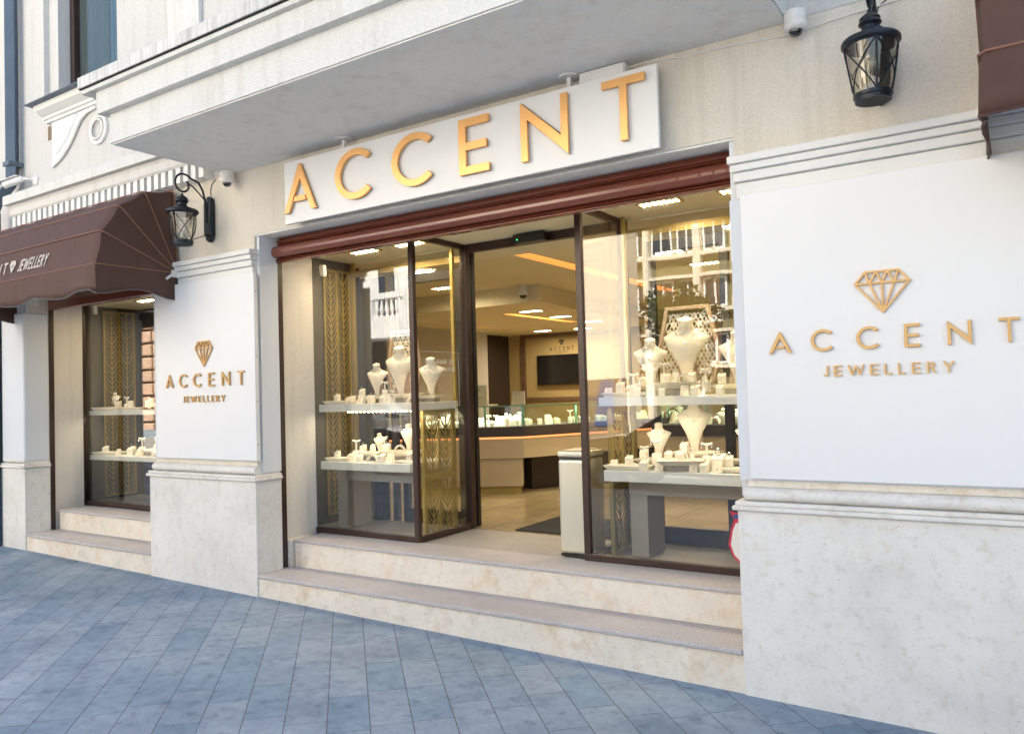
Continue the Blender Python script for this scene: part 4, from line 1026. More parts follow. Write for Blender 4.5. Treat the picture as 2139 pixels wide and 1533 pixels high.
GR = dict(bust='necklace busts in the shop windows', tray='raised trays in the shop windows', flat='flat trays on the window shelves', ring='ring holders on the window shelves', stand='earring stands on the window shelves', arch='bracelet stands on the window shelves', wedge='pendant easels on the window shelves')
def place(kind, x, y, z, label, rz=0, s=1):
    x -= .05 if 2.5 < x < 2.9 else .11 if x >= 2.9 else .10 if .3 < x < .85 else 0
    if kind not in protos:
        o = PR[kind](); o['label'] = label; o['group'] = GR[kind]; o.location = (x, y, z); o.rotation_euler = (0, 0, R_(rz)); o.scale = (s, s, s); protos[kind] = o; return o
    return dup(protos[kind], (x, y, z), label, R_(rz), s, GR[kind])
ZU, ZD, ZUR, ZDR = 1.436, .963, 1.443, .969
V = 22   # the displays look towards the street and the entrance
# left window, upper shelf
place('flat', .13, .78, ZU, 'flat ivory tray at the left end of the left entrance window upper shelf')
place('ring', .10, .77, ZU+.029, 'ring block on the flat tray at the left end of the left window upper shelf', 10)
place('wedge', .24, .74, ZU, 'slanted ivory easel right of the leftmost flat tray on the left window upper shelf', -30)
place('tray', .42, 1.0, ZU, 'raised tray carrying the leftmost bust of the left entrance window')
place('bust', .42, 1.02, ZU+.069, 'leftmost cream bust on the left window upper shelf', V, .92)
place('tray', .80, .98, ZU, 'raised tray carrying the tallest bust of the left entrance window', 0, 1.1)
place('bust', .70, 1.0, ZU+.075, 'tallest cream bust in front of the left hexagonal lattice', V, 1.35)
place('bust', .88, 1.06, ZU+.056, 'cream bust seen right of the mullion in the left entrance window', V+4, 1.05)
place('tray', .88, 1.04, ZU, 'raised tray right of the mullion on the left window upper shelf', 0, .8)
place('ring', .52, .84, ZU, 'ring block in front of the gap between the two left busts, left window upper shelf', 0, 1.2)
place('ring', .66, .83, ZU, 'ring block at the foot of the tallest bust in the left entrance window', 8, 1.2)
place('stand', .84, .74, ZU, 'small earring stand just right of the mullion on the left window upper shelf', 0, .9)
place('arch', .58, .745, ZU, 'ivory bracelet arch at the shelf edge under the tallest left bust', 0, 1.1)
# left window, lower shelf
place('flat', .14, .78, ZD, 'flat ivory tray at the left end of the left entrance window lower shelf')
place('ring', .08, .78, ZD+.029, 'ring block on the leftmost flat tray, left window lower shelf', 5)
place('wedge', .27, .73, ZD, 'slanted easel beside the leftmost tray, left window lower shelf', -20)
place('tray', .45, .90, ZD, 'raised tray at the middle of the left window lower shelf', 0, 1.0)
place('ring', .36, .90, ZD+.069, 'ring block on the left corner of the middle tray, left window lower shelf', 0, 1.1)
place('bust', .47, .98, ZD+.06, 'small cream bust on the middle tray of the left window lower shelf', V, .55)
place('wedge', .52, .84, ZD+.069, 'easel on the middle tray of the left window lower shelf', -20, 1.1)
place('tray', .74, .95, ZD, 'raised tray near the mullion on the left window lower shelf', 0, 1.15)
place('bust', .76, 1.02, ZD+.078, 'cream bust near the mullion on the left window lower shelf', V, .75)
place('ring', .66, .86, ZD+.078, 'ring block on the tray near the mullion, left window lower shelf', 0, 1.2)
place('arch', .62, .735, ZD, 'bracelet arch at the front edge of the left window lower shelf', 0, 1.1)
place('ring', .72, .73, ZD+.0, 'ring block right of the bracelet arch, left window lower shelf', 6, 1.3)
place('flat', .86, .76, ZD, 'flat tray at the right end of the left window lower shelf', 0, .7)
place('ring', .885, .77, ZD+.02, 'ring block behind the mullion at the right end of the left window lower shelf', 0, 1.3)
# right window, upper shelf
place('flat', 2.80, .78, ZUR, 'flat ivory tray at the left end of the right entrance window upper shelf', 0, 1.05)
place('ring', 2.76, .76, ZUR+.030, 'square ring block on the leftmost flat tray, right window upper shelf', 8, 1.25)
place('stand', 2.89, .73, ZUR, 'short earring stand in front of the left bust, right window upper shelf', 0, .75)
place('ring', 2.95, .73, ZUR, 'ring block beside the short earring stand, right window upper shelf', 10, 1.1)
place('tray', 2.97, .98, ZUR, 'raised tan tray under the left bust of the right entrance window', 0, 1.0)
place('bust', 2.94, .99, ZUR+.069, 'left bust of the three on the right window upper shelf', V, 1.10)
place('ring', 2.86, .90, ZUR+.069, 'ring block at the foot of the left bust, right window upper shelf', 0, 1.1)
place('tray', 3.19, .86, ZUR, 'large raised tray in front of the tallest bust, right window upper shelf', 0, 1.25)
place('bust', 3.19, 1.0, ZUR+.09, 'tallest bust in front of the right hexagonal lattice', V-6, 1.45)
place('ring', 3.13, .80, ZUR+.086, 'ring block at the left on the large raised tray, right window upper shelf', -10, 1.0)
place('wedge', 3.18, .81, ZUR+.086, 'slanted easel on the large raised tray, right window upper shelf', -15, 1.0)
place('ring', 3.29, .82, ZUR+.086, 'ring block at the right on the large raised tray, right window upper shelf', 5, 1.1)
place('stand', 3.40, .76, ZUR+.02, 'tall earring stand right of the large raised tray, right window upper shelf', 0, 1.25)
place('ring', 3.34, .72, ZUR, 'ring block at the shelf edge below the tall earring stand, right window', 0, 1.2)
place('arch', 3.44, .735, ZUR, 'bracelet arch at the shelf edge beside the right pilaster, right window upper shelf', 35, 1.0)
place('ring', 3.50, .72, ZUR, 'ring block nearest the right pilaster on the upper shelf', 0, 1.1)
place('tray', 3.53, .95, ZUR, 'raised tray under the bust cut off by the right pilaster', 0, .95)
place('bust', 3.54, .96, ZUR+.066, 'bust partly hidden by the right pilaster on the upper shelf', V-6, 1.15)
# right window, lower shelf
place('flat', 2.80, .77, ZDR, 'flat ivory tray at the left end of the right entrance window lower shelf', 0, 1.05)
place('ring', 2.80, .77, ZDR+.03, 'ring block on the leftmost flat tray, right window lower shelf', 0, 1.1)
place('ring', 2.985, .725, ZDR, 'ring block with a blue stone at the edge of the right window lower shelf', 0, 1.3)
place('tray', 2.96, .95, ZDR, 'raised tan tray under the small bust, right window lower shelf', 0, .85)
place('bust', 2.97, 1.02, ZDR+.058, 'small tan bust at the left of the right window lower shelf', V, .8)
place('ring', 2.91, .90, ZDR+.058, 'ring block in front of the small tan bust, right window lower shelf', 0, 1.2)
place('stand', 3.04, .80, ZDR+.03, 'tall earring stand with pearl drops, right window lower shelf', 0, 1.4)
place('flat', 3.03, .81, ZDR, 'flat tray under the tall earring stand with pearl drops', 0, .55)
place('tray', 3.21, .78, ZDR, 'wide greige tray in the middle of the right window lower shelf', 18, 1.05)
place('ring', 3.14, .75, ZDR+.072, 'leftmost ring block on the wide greige tray, right window lower shelf', 0, 1.0)
place('ring', 3.23, .73, ZDR+.072, 'middle ring block on the wide greige tray, right window lower shelf', 0, 1.0)
place('stand', 3.29, .77, ZDR+.072, 'short stand on the wide greige tray, right window lower shelf', 0, .65)
place('tray', 3.24, 1.0, ZDR+.03, 'raised ivory tray behind the wide greige tray, right window lower shelf', 0, 1.1)
place('bust', 3.21, 1.04, ZDR+.105, 'large ivory bust with pendant on the right window lower shelf', V-8, 1.15)
place('ring', 3.18, .93, ZDR+.105, 'ring block at the foot of the large ivory bust, right window lower shelf', 0, 1.2)
place('ring', 3.38, .73, ZDR, 'small ring block at the front edge near the right pilaster, lower shelf', 0, 1.2)
place('ring', 3.44, .82, ZDR, 'tall triangular ring block near the right pilaster, lower shelf', 0, 2.0)
place('flat', 3.58, .80, ZDR, 'flat tray beside the right pilaster on the lower shelf', 0, 1.0)
place('tray', 3.56, .98, ZDR, 'raised tray beside the right pilaster on the lower shelf', 0, .9)
place('bust', 3.59, 1.0, ZDR+.06, 'bust half hidden by the right pilaster on the lower shelf', V-6, .9)
# window under the awning
for (k, x, y, z, s, lb) in (('flat', -3.35, .78, 1.426, 1.2, 'long flat tray at the left of the awning window upper shelf'), ('bust', -3.27, .80, 1.455, .55, 'small bust with brooch at the left of the awning window upper shelf'),
    ('stand', -3.02, .78, 1.426, 1.2, 'earring stand beside the small bust, awning window upper shelf'), ('flat', -2.95, .76, 1.426, .9, 'second flat tray on the awning window upper shelf'),
    ('bust', -2.35, .98, 1.49, 1.1, 'tall bust near the panel, awning window upper shelf'), ('arch', -2.25, .80, 1.426, 1.7, 'large bracelet arch near the panel, awning window upper shelf'), ('ring', -2.72, .85, 1.45, 1.6, 'tall ring block in the middle of the awning window upper shelf'),
    ('arch', -2.55, .78, 1.426, 1.0, 'small bracelet arch in the middle of the awning window upper shelf'),
    ('flat', -3.35, .78, .946, 1.2, 'long flat tray at the left of the awning window lower shelf'), ('ring', -2.98, .80, .946, 1.7, 'upright ring block on the awning window lower shelf'),
    ('wedge', -3.12, .74, .946, 1.1, 'low easel left of the upright ring block, awning window lower shelf'), ('tray', -2.65, .88, .946, 1.0, 'raised tray on the awning window lower shelf'), ('arch', -2.55, .85, 1.01, 1.3, 'bracelet arch on the raised tray, awning window lower shelf'),
    ('arch', -2.28, .82, .946, 1.5, 'gold bracelet arch nearest the panel, awning window lower shelf'), ('wedge', -2.75, .74, .946, 1.2, 'easel in front of the raised tray, awning window lower shelf'), ('ring', -2.47, .74, .946, 1.1, 'ring block at the front edge, awning window lower shelf')):
    place(k, x, y, z, lb, 15, s)

# ------------------------------------------------------------------ bin
bn = thing('pedal_bin', 'tall champagne metal bin standing at the right side of the entrance', 'bin', (2.36, .82, .382))
w = MB(); w.box(2.263, 2.470, .69, .95, .384, .40); w.build('base', M['dark'], bn)
w = MB(); w.box(2.258, 2.474, .685, .955, .40, 1.035); w.build('body', M['bin'], bn, bevel=.022, seg=4)
w = MB(); w.box(2.262, 2.470, .689, .951, 1.036, 1.044); w.build('gap', M['dark'], bn)  # solid dark filler paints the shadow between body and lid
w = MB(); w.box(2.256, 2.476, .683, .957, 1.045, 1.088); w.build('lid', M['bin'], bn, bevel=.014, seg=4)
w = MB(); w.box(2.285, 2.447, .715, .925, 1.089, 1.093); w.build('lid_rim', M['bin'], bn, bevel=.006)
w = MB(); w.box(1.45, 2.35, 1.37, 2.1, .379, .389); tag(w.build('door_mat', M['mat'], bevel=.003), 'black mat on the floor just inside the entrance', 'mat')

# ------------------------------------------------------------------ interior counter
ct = thing('glass_counter', 'curved cream counter with glass jewellery case facing the open entrance', 'counter', (.3, 3.3, .38))
A_, C_, D_ = Vector((-1.15, 2.42, 0)), Vector((.35, 3.30, 0)), Vector((1.55, 5.9, 0))
def poly(off, z0, z1, back=.62):
    # band following A-C-D, shifted into the counter by off, with depth back
    d1 = (C_-A_).normalized(); d2 = (D_-C_).normalized(); n1 = Vector((-d1.y, d1.x, 0)); n2 = Vector((-d2.y, d2.x, 0)); nm = (n1+n2).normalized(); k = 1/max(.5, nm.dot(n1))
    f = [A_+n1*off, C_+nm*off*k, D_+n2*off]; b = [A_+n1*(off+back), C_+nm*(off+back)*k, D_+n2*(off+back)]
    w = MB()
    for i in range(2):
        q = [f[i], f[i+1], b[i+1], b[i]]
        w.hexa([p+Vector((0, 0, z0)) for p in q], [p+Vector((0, 0, z1)) for p in q])
    return w
def poly1(off, z0, z1, back, t0, t1, seg=0):
    a, b = (A_, C_) if seg == 0 else (C_, D_)
    d = (b-a).normalized(); n = Vector((-d.y, d.x, 0)); p, q = a+(b-a)*t0, a+(b-a)*t1
    w = MB(); Q = [p+n*off, q+n*off, q+n*(off+back), p+n*(off+back)]
    w.hexa([v+Vector((0, 0, z0)) for v in Q], [v+Vector((0, 0, z1)) for v in Q]); return w
poly(0, 1.005, 1.115).build('top', M['brownwall'], ct)
poly(.03, .985, 1.0045, .5).build('light_strip', M['strip'], ct)
poly(.02, .77, .983).build('apron', M['cream'], ct)
poly1(.06, .455, .769, .5, .3, .985, 0).build('base', M['cream'], ct, bevel=.01)
poly1(.09, .379, .454, .45, .3, .97, 0).build('toe_kick', M['yellow'], ct)
poly1(.30, .379, .769, .3, .1, .98, 1).build('rear_base', M['brownwall'], ct)
poly(.012, 1.337, 1.345, .5).build('glass_top', M['glasscase'], ct)
poly(.002, 1.335, 1.347, .009).build('glass_edge', M['glassgreen'], ct)
w = MB()
for s in (0, 1):
    for t0 in (0, .25, .5, .75, .985):
        q = poly1(.012, 1.116, 1.334, .012, t0, t0+.012*(1 if s == 0 else .6), s); o_ = len(w.v); w.v += q.v; [w.face([o_+i for i in f]) for f in q.f]
w.build('glass_joint', M['glassgreen'], ct)
w = MB()
for s in (0, 1):
    q = poly1(.011, 1.116, 1.334, .006, .002, .998, s); o_ = len(w.v); w.v += q.v; [w.face([o_+i for i in f]) for f in q.f]
w.build('case_glass', M['glasscase'], ct)
# emblem on the counter front
ct2 = thing('glass_counter', 'second glass topped counter seen through the right entrance window', 'counter', (2.9, 3.9, .38))
w = MB(); w.box(1.85, 4.6, 3.62, 4.3, .45, 1.0); w.build('base', M['cream'], ct2)
w = MB(); w.box(1.90, 4.55, 3.68, 4.25, .379, .449); w.build('toe_kick', M['yellow'], ct2)
w = MB(); w.box(1.80, 4.65, 3.55, 4.35, 1.001, 1.115); w.build('top', M['brownwall'], ct2)
w = MB(); w.box(1.82, 4.63, 3.57, 4.2, 1.337, 1.345); w.build('glass_top', M['glasscase'], ct2)
w = MB(); w.box(1.82, 4.63, 3.556, 3.569, 1.335, 1.347); w.build('glass_edge', M['glassgreen'], ct2)
w = MB(); w.box(1.82, 4.63, 3.572, 3.578, 1.116, 1.334); w.build('case_glass', M['glasscase'], ct2)
w = MB(); [w.box(x, x+.012, 3.58, 3.592, 1.116, 1.334) for x in (1.83, 2.5, 3.2, 3.9, 4.6)]; w.build('glass_joint', M['glassgreen'], ct2)
# jewellery in the counters
rnd = random.Random(3)
cnt_lb = dict(bust='tiny cream bust among the jewellery in the indoor glass counters', ring='tiny cream ring block among the jewellery in the indoor glass counters', stand='tiny earring stand among the jewellery in the indoor glass counters', wedge='tiny slanted easel among the jewellery in the indoor glass counters', arch='tiny bracelet arch among the jewellery in the indoor glass counters')
def inplace(kind, x, y, z, rz, s):
    dup(protos[kind], (x, y, z), cnt_lb[kind], rz, s, 'small jewellery stands inside the indoor counters')
for s, (a, b) in enumerate(((A_, C_), (C_, D_))):
    d = (b-a).normalized(); n = Vector((-d.y, d.x, 0)); L = (b-a).length
    for i in range(28 if s == 0 else 30):
        t = (.35+.63*i/27) if s == 0 else (.02+.9*i/29); k = rnd.choice(['bust', 'ring', 'ring', 'stand', 'wedge', 'arch', 'ring'])
        p = a+(b-a)*t+n*rnd.uniform(.06, .25); sz = dict(bust=.5, ring=1.4, stand=1.3, wedge=1.8, arch=1.3)[k]
        inplace(k, p.x, p.y, 1.118, math.atan2(d.y, d.x)+rnd.uniform(-.5, .5), sz*rnd.uniform(.8, 1.1))
for i in range(34):
    k = rnd.choice(['bust', 'ring', 'stand', 'wedge', 'arch', 'ring']); sz = dict(bust=.5, ring=1.4, stand=1.2, wedge=1.8, arch=1.3)[k]
    inplace(k, 1.9+i*.055, 3.62+rnd.uniform(.03, .22), 1.118, rnd.uniform(-.5, .5), sz*rnd.uniform(.8, 1.1))
def strip(parent, p, q, e, up=False, w_=.03, col=(1, .86, .62)):
    p, q = Vector(p), Vector(q); l = bpy.data.lights.new('lamp_and_fill_strip', 'AREA'); l.shape = 'RECTANGLE'; l.size = (q-p).length; l.size_y = w_; l.energy = e; l.color = col
    o = bpy.data.objects.new('lamp_and_fill_strip', l); S.collection.objects.link(o); o.parent = parent
    X = (q-p).normalized(); Z = Vector((0, 0, -1 if up else 1)); Y = Z.cross(X); c = (p+q)/2-Vector(parent.location)
    o.matrix_local = Matrix(((X.x, Y.x, Z.x, c.x), (X.y, Y.y, Z.y, c.y), (X.z, Y.z, Z.z, c.z), (0, 0, 0, 1)))
strip(ct, (-1.0, 2.60, 1.33), (.30, 3.40, 1.33), 2.6); strip(ct, (.45, 3.40, 1.33), (1.45, 5.7, 1.33), 2.6); strip(ct2, (1.9, 3.66, 1.33), (4.5, 3.66, 1.33), 2.5)
strip(B, (-1.69, 6.2, 2.80), (-1.69, 8.2, 2.80), 2.5, True, .06, (1, .6, .3)); strip(B, (.60, 2.9, 2.98), (.60, 7.1, 2.98), 1.6, True, .06, (1, .42, .14))
for (a, b, zz, nm) in ((.0, 1.0, 1.370, 0), (2.62, 3.7, 1.38, 2), (-3.5, -1.5, 1.370, 4)):
    strip([o for o in bpy.data.objects if o.name.startswith('display_shelf') and o.type == 'EMPTY'][nm], (a, .74, zz), (b, .74, zz), 1.0 if b > 0 else 1.5)  # unseen fill lamps added under the upper shelves to brighten the lower displays
MORE = (('ring', .34, .80, ZU, 'ring block beside the slanted easel, left window upper shelf', 1.1), ('wedge', .46, .78, ZU, 'slanted easel in front of the leftmost bust, left window upper shelf', 1.0), ('ring', .40, .86, ZU+.069, 'ring block on the tray of the leftmost bust', .9),
 ('stand', .60, .92, ZU+.05, 'earring stand between the two left busts, left window upper shelf', 1.0), ('wedge', .77, .76, ZU, 'slanted easel under the tallest bust near the mullion', 1.0), ('arch', .95, .74, ZU, 'bracelet arch at the right end of the left window upper shelf', .8),
 ('stand', .18, .90, ZD, 'earring stand behind the leftmost tray, left window lower shelf', 1.3), ('ring', .31, .80, ZD, 'ring block left of the middle tray, left window lower shelf', 1.0), ('wedge', .40, .75, ZD, 'low easel in front of the middle tray, left window lower shelf', 1.0),
 ('ring', .47, .74, ZD, 'ring block left of the bracelet arch, left window lower shelf', 1.0), ('stand', .58, .92, ZD+.069, 'earring stand on the middle tray, left window lower shelf', 1.0), ('arch', .80, .86, ZD+.078, 'bracelet arch on the tray near the mullion, left window lower shelf', .8), ('wedge', .80, .74, ZD, 'slanted easel at the mullion, left window lower shelf', 1.1),
 ('wedge', 2.68, .74, ZUR, 'slanted easel at the left end of the right window upper shelf', .9), ('stand', 2.80, .88, ZUR, 'earring stand behind the square ring block, right window upper shelf', 1.2), ('arch', 2.90, .76, ZUR+.02, 'bracelet arch left of the first bust, right window upper shelf', .8), ('wedge', 3.04, .74, ZUR, 'slanted easel between the short stand and the large tray, right window upper shelf', 1.0),
 ('stand', 3.07, .90, ZUR+.086, 'earring stand between the two left busts, right window upper shelf', 1.0), ('ring', 3.12, .73, ZUR, 'ring block under the left rim of the large raised tray, right window upper shelf', .9), ('arch', 3.24, .80, ZUR+.086, 'bracelet arch on the large raised tray, right window upper shelf', .7), ('wedge', 3.27, .73, ZUR, 'slanted easel under the right rim of the large raised tray, right window', .9),
 ('ring', 3.46, .88, ZUR+.066, 'ring block at the foot of the bust beside the right pilaster, upper shelf', 1.1), ('wedge', 2.70, .75, ZDR, 'slanted easel at the left end of the right window lower shelf', .9), ('stand', 2.88, .84, ZDR+.02, 'earring stand behind the leftmost tray, right window lower shelf', 1.0), ('arch', 2.90, .74, ZDR, 'bracelet bar leaning on the leftmost tray, right window lower shelf', .7),
 ('wedge', 3.08, .74, ZDR, 'slanted easel left of the wide greige tray, right window lower shelf', .9), ('arch', 3.20, .82, ZDR+.072, 'bracelet arch on the wide greige tray, right window lower shelf', .7), ('stand', 3.36, .84, ZDR+.02, 'earring stand right of the wide greige tray, right window lower shelf', 1.2), ('wedge', 3.31, .73, ZDR, 'slanted easel at the shelf edge under the large ivory bust, lower shelf', .9),
 ('ring', 3.50, .84, ZDR+.03, 'ring block at the foot of the bust beside the right pilaster, lower shelf', 1.1), ('wedge', 3.46, .73, ZDR, 'slanted easel nearest the right pilaster on the lower shelf', 1.0),
 ('ring', -3.15, .76, 1.455, 'ring block behind the earring stand, awning window upper shelf', 1.1), ('wedge', -2.90, .74, 1.43, 'slanted easel on the second tray, awning window upper shelf', 1.3), ('bust', -2.62, .95, 1.44, 'middle bust on the awning window upper shelf', .7), ('wedge', -2.42, .76, 1.43, 'slanted easel in front of the tall bust, awning window upper shelf', 1.3),
 ('stand', -2.85, .84, .95, 'earring stand behind the upright ring block, awning window lower shelf', 1.4), ('ring', -3.40, .76, .975, 'ring block on the long tray, awning window lower shelf', 1.1), ('bust', -2.68, .92, 1.01, 'small bust on the raised tray, awning window lower shelf', .55), ('wedge', -2.35, .74, .95, 'slanted easel beside the gold bracelet arch, awning window lower shelf', 1.3))
for k, x, y, z, lb, sc_ in MORE: place(k, x, y, z, lb, 12, sc_*1.12)
# cards on the counter
cd = thing('card_holder', 'cream stacked card stand on the left end of the indoor glass counter', 'card stand', (-.30, 3.25, 1.35))
w = MB(); w.box(-.48, -.10, 3.25, 3.27, 1.352, 1.58); w.build('card', M['paper'], cd)
w = MB(); w.box(-.5, -.05, 3.2, 3.4, 1.348, 1.362); w.build('base', M['paper'], cd)
w = MB(); w.box(-.28, -.18, 3.247, 3.249, 1.52, 1.526); w.box(-.40, -.14, 3.247, 3.249, 1.44, 1.443); w.build('print', M['ink'], cd)
w = MB(); w.hexa([(.10, 3.45, 1.349), (.27, 3.45, 1.349), (.27, 3.47, 1.349), (.10, 3.47, 1.349)], [(.085, 3.50, 1.50), (.245, 3.50, 1.50), (.245, 3.51, 1.50), (.085, 3.51, 1.50)])
tag(w.build('price_card', M['paper']), 'small leaning cream card on the indoor counter right of the card stand', 'card')
# TV and wall lettering
tv = thing('television', 'black flat television on the beige back wall inside the shop', 'television', (-3.07, 10.25, 1.6))
w = MB(); w.box(-3.636, -2.51, 10.22, 10.29, 1.615, 2.239); w.build('bezel', M['dark'], tv, bevel=.004)
w = MB(); w.box(-3.623, -2.523, 10.217, 10.219, 1.63, 2.226); w.build('screen', M['screen'], tv)
wl = thing('wall_lettering', 'dark diamond emblem and lettering on the back wall above the television', 'sign', (-3.0, 10.29, 2.2))
w = MB(); fr = lambda u, v, d: (u, 10.297-d, 2.327+v); put_text(w, 'ACCENT', fr, .004, .13, .573, .081, .75, x0=-3.356); w.build('lettering', M['ink'], wl)
w = MB(); fr = lambda u, v, d: (u, 10.297-d, 2.278+v); put_text(w, 'JEWELLERY', fr, .003, .13, .286, .024, .4, x0=-3.213); w.build('small_lettering', M['ink'], wl)
w = MB(); diamond(w, lambda u, v, d: (-3.135+u, 10.297-d, 2.437+v), .004, .13, .11, .009); w.build('diamond_emblem', M['ink'], wl)
# room lights
GL = 'lights in the shop ceiling'
for (x, y, z, lb) in ((-1.18, 6.02, 2.698, 'lit brass ceiling fixture nearest the indoor dome camera'), (-1.30, 7.13, 2.698, 'second lit fixture in the row on the dropped shop ceiling'), (-1.35, 8.35, 2.698, 'third lit fixture on the dropped shop ceiling, beside the right door edge'),
    (-3.05, 9.5, 2.698, 'lit fixture lowest on the dropped ceiling above the wall frame'), (-2.2, 9.6, 2.698, 'lit fixture beside the wall frame at the right, rear row'),
    (-1.55, 4.4, 2.928, 'lit ceiling fixture seen beside the dark door stile at the left'), (1.84, 3.85, 2.928, 'lit ceiling fixture seen through the upper middle of the right window'), (1.9, 4.9, 2.928, 'lit fixture below and right of another one in the right window'), (2.9, 5.2, 2.928, 'lit ceiling fixture farthest right seen through the right window'), (2.9, 3.0, 2.928, 'lit ceiling fixture over the second counter')):
    spot((x, y, z), lb, GL, .36, .20, 3, 6, energy=3.6)

# ------------------------------------------------------------------ across the street (seen in the glass)
M['ext_cream'] = mat('cream_render', (.82, .74, .60), .85, 0, .04, .6)
M['ext_olive'] = mat('olive_render', (.20, .18, .09), .85, 0, .1, 1)
M['ext_white'] = mat('white_stucco', (.84, .84, .83), .85, 0, .04, .8)
M['ext_pink'] = mat('pink_stone', (.60, .40, .28), .8, 0, .08, 2)
M['ext_brown'] = mat('brown_stone', (.16, .12, .09), .8, 0, .08, 2)
M['ext_grey'] = mat('concrete_grey', (.46, .42, .32), .85, 0, .08, 1)
M['leaf'] = mat('leaf_green', (.07, .12, .025), .6, 0, .3, 1)
M['bark'] = mat('bark', (.10, .07, .05), .9)
b1 = thing('gable_building', 'tall cream building with a blank wall reflected in the right shop window', 'building', (-6.4, -16, 0))
w = MB(); w.box(-9, -3.85, -14.8, -14, -.5, 14); w.build('wall', M['ext_cream'], b1)
w = MB(); w.box(-9.1, -3.75, -14.9, -13.9, 14.01, 14.3); w.build('roof', M['ext_grey'], b1)
w = MB(); w.box(-8.9, -3.9, -13.995, -13.95, -.5, 1.75); w.build('shopfront', M['ext_brown'], b1)
w = MB(); w.prism([(-4.85, .5), (-4.3, .5), (-4.25, 1.72), (-4.65, 1.72)], lambda u, v, d: (u, -13.945-d*-1, v), .03); w.build('blue_banner', M['blue'], b1)
b2 = thing('apartment_block', 'concrete apartment block with rows of white windows reflected in the right shop window', 'building', (-6, -31, 0))
w = MB(); w.box(-16, 3, -42, -31, -1, 19); w.build('wall', M['ext_olive'], b2)
w = MB()
for x in [-15.5+2.6*i for i in range(8)]: w.box(x-.16, x+.16, -30.998, -30.6, -.5, 19)
w.build('pillar', M['ext_cream'], b2)
for fl in range(6):
    z = 2.55+fl*2.7
    w = MB(); w.box(-16, 3, -30.996, -30.65, z-.22, z-.05); w.box(-16, 3, -30.996, -30.65, z+1.45, z+1.6); w.build('ledge', M['ext_cream'], b2)
    for i in range(14):
        x = -15.28+1.3*i; x += .0
        w = MB()
        for a in ((x, x+.09, z, z+1.4), (x+.95, x+1.04, z, z+1.4), (x+.48, x+.56, z, z+1.4), (x+.09, x+.95, z, z+.09), (x+.09, x+.95, z+1.31, z+1.4)): w.box(a[0], a[1], -30.995, -30.93, a[2], a[3])
        wd = w.build('window', M['ext_white'], b2)
        w = MB(); w.box(x+.05, x+1.0, -30.998, -30.96, z+.05, z+1.35); w.build('pane', M['upglass'], wd)
        if (i*7+fl*3) % 5 == 0: w = MB(); w.box(x+.1, x+.8, -30.9, -30.6, z-.75, z-.3); w.build('air_conditioner', M['ext_white'], b2)
b3 = thing('white_balcony_building', 'ornate white building with balustraded balcony reflected in the left entrance window', 'building', (-11.6, -16, 0))
w = MB(); w.box(-14.3, -9.05, -24, -14.6, 3.5, 13); w.build('wall', M['ext_white'], b3)
w = MB(); w.box(-14.3, -9.05, -24, -14.6, -.5, 3.498); w.build('ground_floor', M['ext_brown'], b3)
w = MB(); w.box(-14.2, -9.2, -14.598, -13.6, 3.35, 3.72); w.box(-14.2, -9.2, -13.75, -13.6, 4.60, 4.8); w.box(-14.2, -9.2, -13.75, -13.6, 3.722, 4.05)
for x in [-14.2, -13.0, -11.4, -9.4]: w.box(x, x+.35, -13.76, -13.61, 4.051, 4.599)
w.build('balcony', M['ext_white'], b3)
w = MB()
for i in range(22): w.lathe([(.05, 4.05), (.035, 4.1), (.065, 4.25), (.03, 4.45), (.03, 4.55), (.05, 4.60)], (-13.7+i*.2, -13.68, 0), 8)
w.build('balusters', M['ext_white'], b3)
for x in (-13.3, -11.6, -10.2):
    w = MB(); w.box(x, x+.9, -14.598, -14.52, 4.0, 6.8); wd = w.build('window', M['ext_white'], b3); w = MB(); w.box(x+.1, x+.8, -14.519, -14.51, 4.0, 6.7); w.build('pane', M['upglass'], wd)
for x in (-13.6, -11.7):
    w = MB(); pts = [(0, 0), (1.3, 0)]+[(.65+.65*math.cos(R_(a)), 1.6+.65*math.sin(R_(a))) for a in range(0, 181, 15)]
    w.prism(pts, lambda u, v, d: (x+u, -14.598+d, v), .05); w.build('arch_window', M['upglass'], b3)
b4 = thing('rusticated_building', 'pink rusticated stone building reflected in the window under the awning', 'building', (-25, -16, 0))
w = MB(); w.box(-32, -20, -24, -14, -.3, 12); w.build('wall', M['ext_brown'], b4)
w = MB()
for j in range(9):
    for i in range(9): w.box(-32+i*1.35+(.0 if j % 2 else .0)+.05, -32+i*1.35+1.25, -13.999, -13.85, .15+j*.55, .15+j*.55+.46)
w.build('stone_block', M['ext_pink'], b4, bevel=.05)
w = MB(); w.tube([(-26.1, -13.7, 0), (-26.1, -13.7, 9)], .09, 8); w.build('downpipe', M['ext_white'], b4)
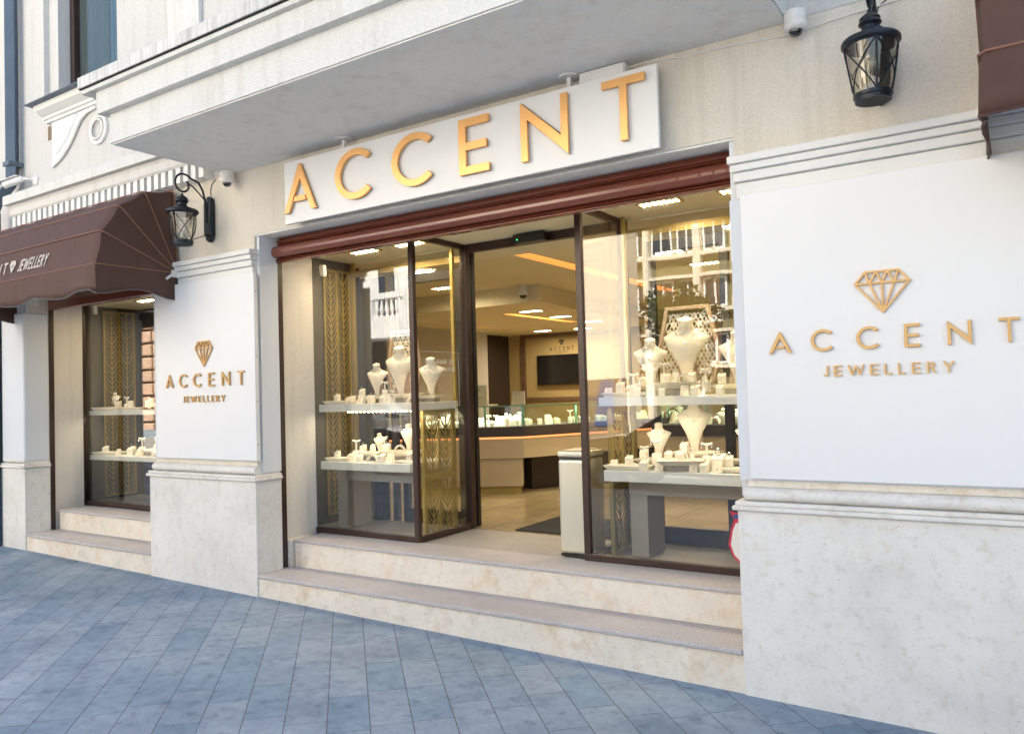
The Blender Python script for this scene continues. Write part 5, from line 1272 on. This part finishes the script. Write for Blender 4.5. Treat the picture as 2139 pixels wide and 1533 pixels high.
def tree(x, y, h, r, label, seed):
    o = thing('street_tree', label, 'tree', (x, y, gz(x)), 'trees across the street'); rn = random.Random(seed)
    w = MB(); w.tube([(x, y, gz(x)-.1), (x+.1, y, h*.3), (x-.05, y+.1, h*.6), (x+.1, y, h*.9)], .16, 8, taper=[1.2, .9, .6, .2])
    for k in range(7):
        a = rn.uniform(0, 6.28); z0 = h*rn.uniform(.35, .7); w.tube([(x, y, z0), (x+r*.5*math.cos(a), y+r*.5*math.sin(a), z0+h*.15), (x+r*.85*math.cos(a), y+r*.85*math.sin(a), z0+h*.2)], .05, 5, taper=[1, .6, .3])
    w.build('trunk', M['bark'], o); w = MB()
    cl = [(x+r*rn.uniform(-.8, .8), y+r*rn.uniform(-.8, .8), h*rn.uniform(.4, 1.0), r*rn.uniform(.25, .5)) for _ in range(26)]
    for cx, cy, cz, cr in cl:
        for _ in range(130):
            d = Vector((rn.gauss(0, 1), rn.gauss(0, 1), rn.gauss(0, .8))).normalized()*cr*rn.uniform(.5, 1.05); p = Vector((cx, cy, cz))+d
            u = Vector((rn.uniform(-1, 1), rn.uniform(-1, 1), rn.uniform(-1, 1))).normalized()*.09; v = u.orthogonal().normalized()*.05
            w.add([p-u, p+v, p+u, p-v], [(0, 1, 2, 3)])
    w.build('crown', M['leaf'], o)
tree(-3.4, -16.2, 4.2, 1.0, 'leafy green tree reflected in the right window beside the cream gable', 1)
tree(-16.5, -13.2, 8.5, 1.9, 'taller leafy tree reflected at the left of the white balcony building', 2)
def car_proto():
    o = thing('parked_car', 'x', 'car', (0, 0, 0), 'cars parked along the kerb')
    body = [(-2.15, .35), (-2.2, .62), (-2.0, .82), (-1.2, .92), (1.75, .95), (2.1, .88), (2.2, .6), (2.12, .33)]
    w = MB(); rows = []
    for y, s, zt in ((-.88, .96, -.03), (-.86, 1, 0), (-.6, 1.0, .02), (.6, 1.0, .02), (.86, 1, 0), (.88, .96, -.03)):
        rows.append([(x*s, y, z+(zt if z > .7 else 0)) for x, z in body])
    w.grid([list(r) for r in rows], True); w.face(list(range(7, -1, -1))); w.face([40+i for i in range(8)]); w.build('body', M['carpaint'], o, smooth=True, bevel=.03)
    roof = [(-1.05, .93), (-.35, 1.38), (.0, 1.45), (.9, 1.43), (1.7, .95)]
    w = MB(); rows = []
    for y in (-.78, -.62, .62, .78):
        k = 1 if abs(y) < .7 else 0; rows.append([(x*(1 if z < 1 else .96), y*(1 if z < 1 or k else .88), z-(0 if k or z < 1 else .04)) for x, z in roof])
    w.grid(rows); w.face([4, 3, 2, 1, 0]); w.face([15, 16, 17, 18, 19]); w.build('cabin', M['upglass'], o, smooth=True)
    w = MB(); w.box(-.3, 1.05, -.6, .6, 1.452, 1.475); w.build('roof', M['carpaint'], o, bevel=.02)
    for x in (-1.35, 1.35):
        for y in (-.86, .66):
            w = MB(); w.lathe([(.2, 0), (.32, .01), (.33, .1), (.32, .2), (.2, .2)], (0, 0, 0), 20)
            for v in w.v: v.xyz = (x+v.x, y+v.z, .33+v.y)
            wh = w.build('wheel', M['rubber'], o, smooth=True)
            w = MB(); w.lathe([(0, -.005), (.2, -.004), (.2, .204), (0, .205)], (0, 0, 0), 16)
            for v in w.v: v.xyz = (x+v.x, y+v.z, .33+v.y)
            w.build('rim', M['silver'], wh)
    return o
M['carpaint'] = mat('car_paint', (.05, .07, .10), .25, .5, .03, 2, coat=1)
car = car_proto(); car.location = (.9, -6.5, gz(.9)-.13); car['label'] = 'dark blue grey car parked at the kerb reflected low in the right entrance window'
dup(car, (-6.4, -6.5, gz(-6.4)-.13), 'dark blue grey car parked at the kerb reflected low in the left entrance window', math.pi, group='cars parked along the kerb')

for o in bpy.data.objects:
    if '_o' in o: del o['_o']
